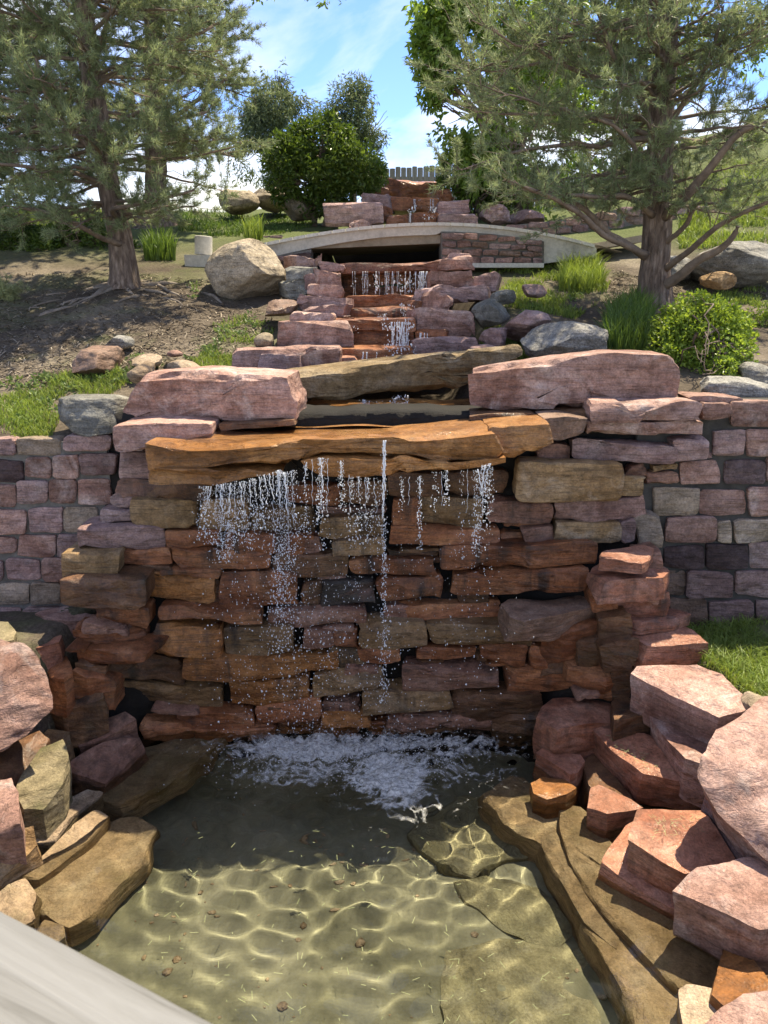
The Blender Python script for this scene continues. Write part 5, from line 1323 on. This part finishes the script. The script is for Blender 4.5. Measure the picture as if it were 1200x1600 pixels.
leafy('deciduous_tree', 'tall broadleaf tree with drooping light-edged leaves rising behind the right pine', 'tree', G1(822, 345), bl, 24000, .125, 'leaf', 61, .16, thr=-.02, freq=1.5, shell=.3, droop=.5)
Y = 17
bl = [bpx(930, 120, Y, 110), bpx(1010, 60, Y, 90), bpx(960, 220, Y, 70), bpx(1150, 60, Y, 60), bpx(1080, 120, Y, 50)]
leafy('deciduous_tree', 'bright green tree glimpsed through the right pine', 'tree', atY(960, 330, 17), bl, 8000, .15, 'leafb', 62, .14, thr=-.1, freq=1.0)
Y = 19.5
bl = [bpx(430, 160, Y, 48), bpx(425, 215, Y, 58), bpx(455, 185, Y, 45), bpx(400, 240, Y, 50), bpx(440, 270, Y, 45), bpx(395, 180, Y, 26), bpx(440, 125, Y, 25)]
leafy('willow_tree', 'grey-green small-leaved tree left of the dark round shrub against the sky', 'tree', atY(428, 335, Y), bl, 14000, .12, 'willow', 63, .13, aspect=.25, thr=-.1, freq=1.6, shell=.2, droop=.6)
Y = 20.5
bl = [bpx(550, 165, Y, 40), bpx(545, 210, Y, 50), bpx(580, 205, Y, 28), bpx(520, 190, Y, 28), bpx(560, 250, Y, 45), bpx(560, 138, Y, 22), bpx(590, 170, Y, 16)]
leafy('willow_tree', 'airy small-leaved tree standing behind the dark round shrub left of the fence', 'tree', atY(552, 320, Y), bl, 7500, .13, 'willow', 64, .10, aspect=.25, thr=.0, freq=1.6, shell=.2, droop=.6)
Y = 13
bl = [bpx(505, 255, Y, 62), bpx(460, 265, Y, 46), bpx(548, 262, Y, 44), bpx(505, 222, Y, 40), bpx(470, 232, Y, 32), bpx(540, 232, Y, 30), bpx(500, 295, Y, 50), bpx(575, 278, Y, 24), bpx(445, 290, Y, 28)]
leafy('round_shrub', 'dense dark green round shrub left of the upper cascade', 'shrub', atY(505, 345, Y), bl, 22000, .085, 'shrub', 65, .05, thr=-.35, freq=3.0, shell=.55, droop=.1, stems=3)
bl = [bpx(590, 265, 16, 14), bpx(596, 285, 16, 12), bpx(585, 250, 16, 10)]
leafy('shrub', 'small bright green shoots between the dark round shrub and the fence', 'shrub', atY(590, 305, 16), bl, 500, .11, 'leafb', 66, .02)
Y = 14
bl = [bpx(735, 270, Y, 40), bpx(715, 245, Y, 28), bpx(770, 290, Y, 40), bpx(740, 310, Y, 34), bpx(800, 270, Y, 50), bpx(705, 280, Y, 20)]
leafy('shrub', 'dark shadowed shrub right of the upper cascade below the broadleaf tree', 'shrub', atY(750, 345, Y), bl, 11000, .09, 'shrub', 67, .05, thr=-.35, freq=2.5, shell=.5, stems=3)
for k, (lb, bl, n, gy) in enumerate((
    ('low dark green hedge behind the left pine', [bpx(30, 385, 11, 48), bpx(100, 390, 11, 40), bpx(150, 385, 11, 36), bpx(70, 400, 10.8, 40), bpx(200, 392, 11, 22)], 9000, atY(80, 425, 11)),
    ('yellow-green bushes in sunlight beyond the hedge at left', [bpx(30, 345, 14, 30), bpx(80, 352, 14, 26), bpx(120, 360, 14, 20), bpx(-20, 345, 14, 30)], 3500, atY(40, 378, 14)))):
    leafy('hedge', lb, 'hedge', gy, bl, n, .075, ('shrub', 'leafb')[k], 70 + k, .02, thr=-.4, freq=3, shell=.5, stems=3)
leafy('shrub', 'leafy green bushes on the slope at the far right edge', 'shrub', atY(1190, 300, 16), [bpx(1150, 268, 16, 40), bpx(1205, 260, 16, 40)], 2600, .13, 'leafb', 79, .03, stems=2)
# round yellow-green bush
b = G1(1092, 590); Y = 6.15
bl = [bpx(1095, 540, Y, 66), bpx(1050, 548, Y, 48), bpx(1140, 550, Y, 42), bpx(1090, 505, Y, 44), bpx(1060, 515, Y, 36), bpx(1125, 515, Y, 38), bpx(1095, 578, Y, 50), bpx(1150, 575, Y, 28), bpx(1040, 575, Y, 30)]
leafy('round_bush', 'round clipped yellow-green bush above the right block wall', 'shrub', atY(1095, 600, Y), bl, 27000, .034, 'spirea', 81, .008, thr=-.75, freq=8, shell=.6, droop=-.25, stems=4, aspect=.55)
bl = [bpx(1190, 520, 7.2, 38), bpx(1215, 540, 7.2, 40)]
leafy('shrub', 'yellow-green shrub cut by the right edge beside the round bush', 'shrub', atY(1200, 575, 7.2), bl, 5000, .05, 'spirea', 82, .012, thr=-.4, freq=5, shell=.5, droop=-.2, stems=3, aspect=.3)
# leafy twig tips at the very top
t_ = empty('overhanging_branch', atY(470, -60, 6.5), 'leafy twig tips hanging into the top edge of the sky', 'branch')
rg = np.random.default_rng(90); mb = MB()
for (a, b) in (((440, -60), (400, 4)), ((460, -60), (512, 8)), ((500, -60), (535, 0)), ((430, -60), (450, 0))):
    p = atY(np.linspace(a[0], b[0], 8), np.linspace(a[1], b[1], 8), 6.5); V, P = tube(p, np.linspace(.006, .002, 8), 4); mb.add(V, P)
V, P = tube(atY(np.linspace(300, 560, 8), np.full(8, -62), 6.5), .012, 5); mb.add(V, P)
mb.put('twig', M['twig'], t_)
V, P = leaf_cloud([bpx(400, -2, 6.5, 10), bpx(508, 2, 6.5, 9), bpx(534, -4, 6.5, 8), bpx(425, -14, 6.5, 12), bpx(480, -16, 6.5, 14)], 130, .05, rg, thr=-2, shell=.1); put('leaves', V, P, M['leaf'], t_, smooth=False)

# ---- grass and weeds: nobody could count them
def blades(P, h, w, rg, lean=.5):
    n = len(P); a = rg.uniform(0, 2 * np.pi, n); hh = (h * rg.uniform(.45, 1.25, n))[:, None]
    s = np.stack([np.cos(a), np.sin(a), 0 * a], -1) * w
    ln = np.stack([rg.normal(0, lean, n), rg.normal(0, lean, n), np.zeros(n)], -1) * hh
    m = P + ln * .35 + np.array([0, 0, 1]) * hh * .6; tip = P + ln + np.array([0, 0, 1]) * hh * .95
    V = np.stack([P - s, P + s, m + s * .7, m - s * .7, tip], 1).reshape(-1, 3); i = np.arange(n)[:, None] * 5
    return V, [i + np.array([0, 1, 2, 3]), i + np.array([3, 2, 4])]
def grass(name, label, poly, n, h, w, mat, seed, thr=-.3, freq=2.5, pts=None, lean=.5):
    rg = np.random.default_rng(seed)
    if pts is None:
        u, v = sample_poly(poly, n, rg); P, ok = ground_hit(u, v); P = P[ok]
    else: P = pts
    P = P[fbm(P * freq, 3, seed) + rg.normal(0, .12, len(P)) > thr]
    V, Q = blades(P, h, w, rg, lean)
    return tag(put(name, V, Q, M[mat], None, smooth=False), label, 'grass', None, 'stuff')
grass('grass', 'thin sunlit grass along the top of the left block wall', [(-60,590),(60,590),(185,575),(200,600),(170,620),(95,655),(80,685),(-60,690)], 9000, .055, .0035, 'grass', 101, -.12)
grass('grass', 'patch of grass behind the left pink block', [(300,572),(320,548),(372,560),(380,585),(300,588)], 1800, .045, .0035, 'grass', 102, -.2)
grass('grass', 'sparse weeds on bare soil left of the cascade', [(330,520),(360,495),(400,500),(430,515),(420,540),(340,535)], 900, .05, .005, 'grass', 103, -.0)
grass('grass', 'lush grass on the bank between cascade and right pine', [(765,425),(880,412),(960,430),(940,470),(900,500),(850,490),(790,480),(760,455)], 9000, .07, .004, 'grass', 104, -.18)
grass('grass', 'grass around the grey rocks above the right pink block', [(745,560),(760,515),(800,520),(830,530),(820,565),(940,570),(960,545),(990,560),(980,580),(830,580)], 4200, .085, .004, 'grass', 105, -.25)
grass('grass', 'tall dark grass clump beside the round yellow-green bush', [(945,560),(950,500),(985,480),(1015,495),(1020,560)], 2400, .26, .006, 'grass2', 106, -.9, lean=.3)
grass('grass', 'tuft of long bright grass on the bank below the bridge end', [(872,455),(878,425),(905,408),(935,418),(945,445),(920,458)], 2200, .2, .005, 'grass', 107, -.9, lean=.45)
grass('grass', 'green slope beyond the right pine', [(1060,390),(1060,300),(1120,255),(1260,250),(1260,385)], 9000, .1, .008, 'grass', 108, -.3)
grass('grass', 'mossy grass under the dark round shrub', [(380,372),(400,335),(480,340),(500,352),(440,366)], 3000, .05, .006, 'grass2', 109, -.1)
grass('grass', 'grass on the far left slope below the tan boulders', [(280,370),(280,325),(345,330),(400,345),(380,370)], 3500, .09, .007, 'grass2', 110, -.2)
grass('grass', 'sword-leaved tufts by the low stone course', [(225,408),(232,388),(262,388),(275,408)], 500, .30, .010, 'grass2', 111, -2, lean=.25)
grass('grass', 'small bright tuft at the left end of the bridge', [(382,380),(385,366),(408,364),(412,376)], 220, .3, .010, 'grass', 112, -2, lean=.25)
grass('grass', 'ground-hugging grass right of the pine trunk', [(1040,480),(1080,455),(1200,450),(1200,480),(1100,470)], 2600, .05, .005, 'grass', 113, -.05)
grass('grass', 'far crest grass behind everything', [(-60,380),(-60,330),(180,335),(180,375)], 3500, .15, .010, 'grass', 114, -.4)
rg = np.random.default_rng(120)
x = rg.uniform(1.6, 4.4, 40000); y = rg.uniform(2.6, 5.02, 40000); z = low(x, y)
er = np.interp(y, [2.0, 3.0, 3.5, 3.75, 4.0, 4.4, 4.8, 5.1], [2.95, 2.8, 2.45, 2.15, 1.97, 1.88, 1.8, 1.7]); k = (x - er > .27)
grass('grass', 'thick sunny lawn at the foot of the right block wall', None, 0, .075, .0035, 'grass', 121, -.42, 2.5, np.stack([x, y, z], -1)[k], lean=.8)
x = -rg.uniform(2.3, 4.5, 3000); y = rg.uniform(3.6, 5.0, 3000)
grass('grass', 'thin dry grass at the foot of the left block wall', None, 0, .04, .003, 'litter', 122, .0, 2.5, np.stack([x, y, low(x, y)], -1), lean=.9)
# weeds: low rosettes of leaves
rg = np.random.default_rng(130); mb = MB()
wp = np.array([(20,595),(45,605),(70,590),(215,580),(225,560),(240,575),(340,560),(350,520),(365,525),(385,505),(400,512),(330,545),(375,570),(200,590),(180,600),(120,610),(150,595),(85,640),(60,620),(40,660),(318,545),(100,600),(250,600),(305,455),(890,470),(860,430),(820,490),(790,470),(800,545),(780,560),(980,590),(1060,470)], float)
for (u, v) in np.concatenate([wp, wp + rg.normal(0, 9, wp.shape), wp + rg.normal(0, 14, wp.shape)]):
    p, ok = ground_hit(u, v)
    if not ok[0]: continue
    V, P = leaf_cloud([(p[0] + np.array([0, 0, .01]), (.07, .07, .025))], 24, .045, rg, thr=-3, shell=.1, aspect=.55, droop=-.2); mb.add(V, P)
o = mb.put('weeds', M['weed'], None, smooth=False); tag(o, 'small leafy weeds scattered over the banks', 'weeds', None, 'stuff')
# bark chips and dead needles on the soil
rg = np.random.default_rng(131); mb = MB()
u, v = sample_poly([(-40,600),(-40,430),(200,425),(340,440),(430,500),(420,560),(230,590),(80,615)], 9000, rg)
u2, v2 = sample_poly([(940,480),(960,420),(1020,440),(1200,430),(1200,470),(1060,470),(1000,490)], 2600, rg)
P, ok = ground_hit(np.concatenate([u, u2]), np.concatenate([v, v2])); P = P[ok]; n = len(P)
a = rg.uniform(0, 6.28, n); d = np.stack([np.cos(a), np.sin(a), rg.normal(0, .25, n)], -1) * (.028 * rg.uniform(.3, 1.4, n) ** 1.8)[:, None]; s = np.stack([-np.sin(a), np.cos(a), 0 * a], -1) * (.006 * rg.uniform(.3, 1, n))[:, None]
P = P + np.array([0, 0, .007]); V = np.stack([P - d - s, P - d + s, P + d + s, P + d - s], 1).reshape(-1, 3)
tag(put('litter', V, np.arange(len(V)).reshape(-1, 4), M['litter'], None, smooth=False), 'bark chips and dry needles strewn over the bare soil', 'litter', None, 'stuff')
# clippings on the slabs and floating on the pool
rg = np.random.default_rng(132)
u, v = sample_poly([(150,1420),(300,1300),(700,1290),(900,1500),(900,1600),(360,1600)], 170, rg)
P = atZ(u, v, .012); n = len(P); a = rg.uniform(0, 6.28, n); d = np.stack([np.cos(a), np.sin(a), 0 * a], -1) * rg.uniform(.004, .022, n)[:, None]; s = np.stack([-np.sin(a), np.cos(a), 0 * a], -1) * .0012
V = np.stack([P - d - s, P - d + s, P + d + s, P + d - s], 1).reshape(-1, 3)
u, v = sample_poly([(940,1142),(1010,1152),(1080,1205),(1010,1202),(970,1178)], 130, rg); P2 = atZ(u, v, .285)
u, v = sample_poly([(1010,1275),(1090,1270),(1100,1300),(1020,1310)], 60, rg); P3 = atZ(u, v, .325)
P = np.concatenate([P2, P3]); n = len(P); a = rg.uniform(0, 6.28, n); d = np.stack([np.cos(a), np.sin(a), rg.normal(0, .15, n)], -1) * rg.uniform(.005, .018, n)[:, None]; s = np.stack([-np.sin(a), np.cos(a), 0 * a], -1) * .0011
V2 = np.stack([P - d - s, P - d + s, P + d + s, P + d - s], 1).reshape(-1, 3)
V = np.concatenate([V, V2])
tag(put('clippings', V, np.arange(len(V)).reshape(-1, 4), M['candle'], None, smooth=False), 'pine needles and grass clippings on the water and the wet slabs', 'litter', None, 'stuff')

# ------------------------------------------------------------------ falling water, spray, foam
rg = np.random.default_rng(200)
def drops(P, r, stretch, rg):
    I1, F1 = ico(0)
    n = len(P); S_ = 1.1 * r[:, None] * np.stack([rg.uniform(.8, 1.15, n), rg.uniform(.8, 1.15, n), stretch], -1)
    V = (P[:, None, :] + I1[None] * S_[:, None, :]); m = len(I1)
    return V.reshape(-1, 3), (np.arange(n)[:, None, None] * m + F1[None]).reshape(-1, 3)
P, RD, ST = [], [], []
def strand(u0, v0, v1, n, sp0, sp1, r=(.0019, .0046), Y=4.40, dx=0):
    s = rg.random(n) ** 1.25; v = v0 + (v1 - v0) * s
    u = u0 + dx * s + rg.normal(0, 1, n) * (sp0 + (sp1 - sp0) * s)
    P.append(atY(u, v, Y - .06 * s + rg.normal(0, .02, n))); rr = r[0] + (r[1] - r[0]) * rg.random(n) ** 2.2 * (.4 + .8 * s); RD.append(rr); ST.append(np.where(rg.random(n) < .35, rg.uniform(2, 4.5, n), rg.uniform(.85, 1.3, n) + (1 - s) ** 2 * 2.2)); RD[-1] = np.where(ST[-1] > 2, RD[-1] * .6, RD[-1])
for (u, v0, v1, n, sp0, sp1) in ((320,760,850,150,5,9),(345,757,880,210,6,9),(358,755,870,150,4,8),(376,752,850,150,6,9),(395,748,860,110,4,8),(412,742,830,110,4,9),(434,735,960,260,4,9),(444,738,1020,300,4,13),(458,735,880,120,3,10),(478,722,840,70,2,6),(500,716,820,110,2,4),(505,716,860,60,2,8),(533,720,800,70,2,5),(549,745,850,60,2,6),(561,745,850,60,2,5),(575,747,850,60,2,6),(590,747,900,50,3,9),
        (628,745,800,26,2,3),(656,744,860,70,2,3),(680,738,800,22,2,4),(697,735,790,40,2,3),(722,735,880,30,2,4),(745,735,870,120,3,6),(757,727,830,110,3,6),(765,725,800,60,3,6),(600,690,1100,260,1.5,4),(450,800,1130,260,18,45),(380,780,1100,160,25,45),(560,800,1130,160,30,60),(740,800,1060,70,14,30),(500,900,1140,260,50,90),(680,850,1140,110,50,70)):
    strand(u, v0, v1, int(n * 2.0), sp0, sp1)
strand(470, 880, 1140, 120, 30, 70, (.003, .0075)); strand(600, 820, 1100, 60, 3, 6, (.003, .006))
V, Q = drops(np.concatenate(P), np.concatenate(RD), np.concatenate(ST), rg)
mb = MB(); mb.add(V, Q)
# continuous threads where the water leaves the lip
for (u, v0, v1, r0, dx) in ((600,688,810,.0075,-2),(602,688,800,.005,-4),(500,716,770,.0055,1),(434,735,790,.006,3),(444,738,800,.007,4),(438,736,775,.005,-5),(656,744,780,.004,1),(747,733,775,.005,5),(757,727,770,.004,-6),(765,724,765,.004,-8),(345,757,800,.0045,2),(375,753,790,.004,3),(405,745,790,.004,4),(478,722,760,.003,0),(533,720,752,.003,0),(561,745,775,.003,0),(575,747,780,.003,0),(420,740,780,.004,7),(412,742,775,.0035,9),(330,760,790,.0035,-3),(360,756,800,.004,-2),(390,750,790,.0035,3),(325,760,800,.0022,-2),(338,758,815,.002,1),(350,756,825,.0022,-1),(366,755,812,.002,2),(382,752,815,.0022,-2),(398,748,820,.002,3),(426,738,830,.0022,2),(449,737,850,.0022,3),(455,736,820,.002,5),(488,718,790,.002,1),(512,716,800,.002,-1),(545,742,800,.002,1),(570,746,810,.002,0),(585,747,800,.002,1),(640,745,790,.0018,0),(690,737,790,.0018,1),(730,734,800,.0018,2),(752,729,800,.002,3)):
    s = np.linspace(0, 1, 40); vv = v0 + (v1 - v0) * s
    p = atY(u + dx * s + .7 * np.sin(vv * .35 + u) + np.cumsum(rg.normal(0, .25, 40)), vv, 4.395 - .03 * s)
    V, Q = tube(p, r0 * (1.0 - .45 * s) * (.55 + .6 * rg.random(40)), 6); mb.add(V, Q)
o = mb.put('falling_water', M['drop'], None); tag(o, 'strings and drops of white water falling from the rust slab', 'water', None, 'stuff')
# spray over the landing
n = 5000
u = np.concatenate([rg.normal(470, 75, n // 2), rg.normal(610, 70, n // 2)]); yy = rg.normal(4.42, .16, n); zz_ = np.abs(rg.normal(0, 1, n)) * rg.choice([.03, .06, .13], n) + .008
P = np.stack([(u - CX) / F * 4.9, yy, zz_], -1)
V, Q = drops(P, .0010 + .0030 * rg.random(n) ** 4, rg.uniform(.9, 1.3, n), rg)
o = put('spray', V, Q, M['drop']); tag(o, 'drops of spray jumping above the splash', 'water', None, 'stuff')
# foam: a lacy froth sheet that rides on the water
xs = np.arange(-1.55, 1.35, .0075); ys = np.arange(3.7, 4.86, .0075)
X, Yg = np.meshgrid(xs, ys, indexing='ij'); p = np.stack([X, Yg, 0 * X], -1).reshape(-1, 3)
wp_ = p + vvec(p * 3.0, 9, 3) * .09
rid = 1 - np.abs(fbm(wp_ * np.array([9, 12, 1]), 4, 14, .6)); rid2 = 1 - np.abs(fbm(wp_ * np.array([26, 30, 1]), 3, 24, .6))
body = np.zeros(len(p))
for (cx_, cy_, ax, ay, s) in ((-.52, 4.58, .48, .15, 1.5), (.04, 4.26, .26, .24, 1.5), (-.1, 4.62, 1.05, .14, .72), (.55, 4.52, .5, .13, .55), (.12, 3.98, .34, .2, .5), (-.3, 4.38, .85, .26, .52), (.3, 4.3, .6, .2, .5), (-.6, 4.25, .5, .16, .42)):
    body = np.maximum(body, s * 1.12 * np.exp(-((p[:, 0] - cx_) / ax) ** 2 - ((p[:, 1] - cy_) / ay) ** 2))
m = body * 1.0 + .55 * (rid - .62) + .42 * (rid2 - .62) - .42
z = wave(X, Yg).reshape(-1) + .003 + np.clip(m, 0, .7) * .018 + np.clip(body, 0, 1) * .007 * fbm(p * 40, 3, 6)
V = np.stack([p[:, 0], p[:, 1], z], -1); G = grid_polys(len(xs), len(ys)); keep = m[G].min(1) > -.12
G = G[keep]; used = np.unique(G); rm = np.full(len(V), -1); rm[used] = np.arange(len(used))
o = put('foam', V[used], rm[G], M['foam'])
at_ = o.data.attributes.new('froth', 'FLOAT', 'POINT'); at_.data.foreach_set('value', np.clip(m[used] + .1, 0, 1).astype(np.float32)); tag(o, 'white froth where the falling water hits the pool', 'foam', None, 'stuff')
# white water on the cascade above
P, RD, ST = [], [], []
mb = MB()
for (u0, u1, v0, v1, n, Yc) in ((652,668,428,470,200,8.3),(625,650,430,480,160,8.32),(585,590,430,460,40,8.3),(605,608,430,470,40,8.3),(545,660,428,450,80,8.3),(590,605,490,503,90,7.45),(625,648,475,500,160,7.5),(595,650,497,516,150,6.78),(605,640,510,548,220,6.78),(600,650,538,560,260,6.5),(535,560,508,520,40,6.8),(560,640,626,636,130,5.75),(612,638,618,636,140,5.75),(560,575,625,636,60,5.75),(640,690,310,335,30,12.9),(660,680,332,348,30,11.8),(635,650,322,332,30,12),(672,682,322,332,30,12)):
    n = int(n * .6); uu = rg.uniform(u0, u1, n); vv = rg.uniform(v0, v1, n)
    P.append(atY(uu, vv, Yc + rg.normal(0, .03, n) - .03)); RD.append((.002 + .006 * rg.random(n) ** 3) * Yc / 8); ST.append(rg.uniform(.9, 2.6, n))
V, Q = drops(np.concatenate(P), np.concatenate(RD), np.concatenate(ST), rg); mb.add(V, Q)
for k in range(40):
    u = rg.choice([655, 660, 664, 640, 632, 588, 606, 548, 570, 618]) + rg.normal(0, 4); l = rg.uniform(25, 55)
    s = np.linspace(0, 1, 14); p = atY(u + rg.normal(0, 1.2) * s + np.cumsum(rg.normal(0, .3, 14)), 424 + l * s, 8.31 - .05 * s)
    V, Q = tube(p, (.0035 if u > 640 else .0018) * (.3 + rg.random(14)), 5); mb.add(V, Q)
for (ua, ub, va, vb, Yc, cnt) in ((672, 678, 311, 330, 12.95, 4), (646, 650, 311, 330, 12.95, 3), (640, 642, 333, 348, 11.85, 3), (608, 640, 503, 545, 6.78, 12), (655, 668, 520, 545, 6.7, 5), (560, 590, 550, 566, 6.4, 6)):
    for k in range(cnt):
        u = rg.uniform(ua, ub); s = np.linspace(0, 1, 10); p = atY(u + np.cumsum(rg.normal(0, .4, 10)), va + (vb - va) * s, Yc - .02)
        V, Q = tube(p, .0045 * (.3 + rg.random(10)), 5); mb.add(V, Q)
o = mb.put('white_water', M['drop'], None); tag(o, 'thin white water running down the red cascade steps', 'water', None, 'stuff')

# ------------------------------------------------------------------ the wooden rail in the near corner
a = atY(0, 1420, .62); zr = float(a[2]); b_ = atZ(345, 1602, zr)
d = nrm((b_ - a) * np.array([1, 1, 0])); nrm_ = np.array([-d[1], d[0], 0.])
if nrm_[1] < 0: nrm_ = -nrm_
rl = empty('railing', (0, .2, 0), 'weathered pale grey wooden handrail in the near left corner', 'railing')
s0, s1 = a - d * 1.4, b_ + d * 1.0
def plank(p0, p1, wdt, thk, name, mat):
    n = 60; q = np.linspace(0, 1, n)[:, None]; c = p0 + (p1 - p0) * q
    prof = np.array([(0, -.004), (-.004, 0), (-wdt + .006, 0), (-wdt, -.006), (-wdt, -thk), (0, -thk)])
    V = (c[:, None, :] + prof[None, :, :1] * nrm_ + prof[None, :, 1:] * np.array([0, 0, 1.])).reshape(-1, 3)
    V = V + np.array([0, 0, 1]) * (fbm(V * 9, 2, 3) * .0012)[:, None]
    m = len(prof); i = np.arange(n - 1)[:, None] * m; j = np.arange(m)[None]; k = (j + 1) % m
    Q = np.stack([i + j, i + k, i + m + k, i + m + j], -1).reshape(-1, 4)
    o = put(name, V, [Q, np.arange(m)[None, :], np.arange(m)[None, ::-1] + (n - 1) * m], mat, rl, angle=30)
    return o
o = plank(s0, s1, .14, .038, 'handrail', M['rail'])
# turn the board's own axes along its grain
ang = math.atan2(d[1], d[0]); me = o.data; co_ = np.empty(len(me.vertices) * 3, np.float32); me.vertices.foreach_get('co', co_); co_ = co_.reshape(-1, 3)
ca, sa = math.cos(-ang), math.sin(-ang); co2 = np.stack([co_[:, 0] * ca - co_[:, 1] * sa, co_[:, 0] * sa + co_[:, 1] * ca, co_[:, 2]], -1)
me.vertices.foreach_set('co', co2.astype(np.float32).ravel()); me.update(); o.rotation_euler.z = ang
for q in (-.9, .55):
    c = a + d * q - nrm_ * .07; V, P = box((c[0] - .045, c[1] - .045, 1.35), (c[0] + .045, c[1] + .045, zr - .04)); put('post', V, P, M['post'], rl, smooth=False)
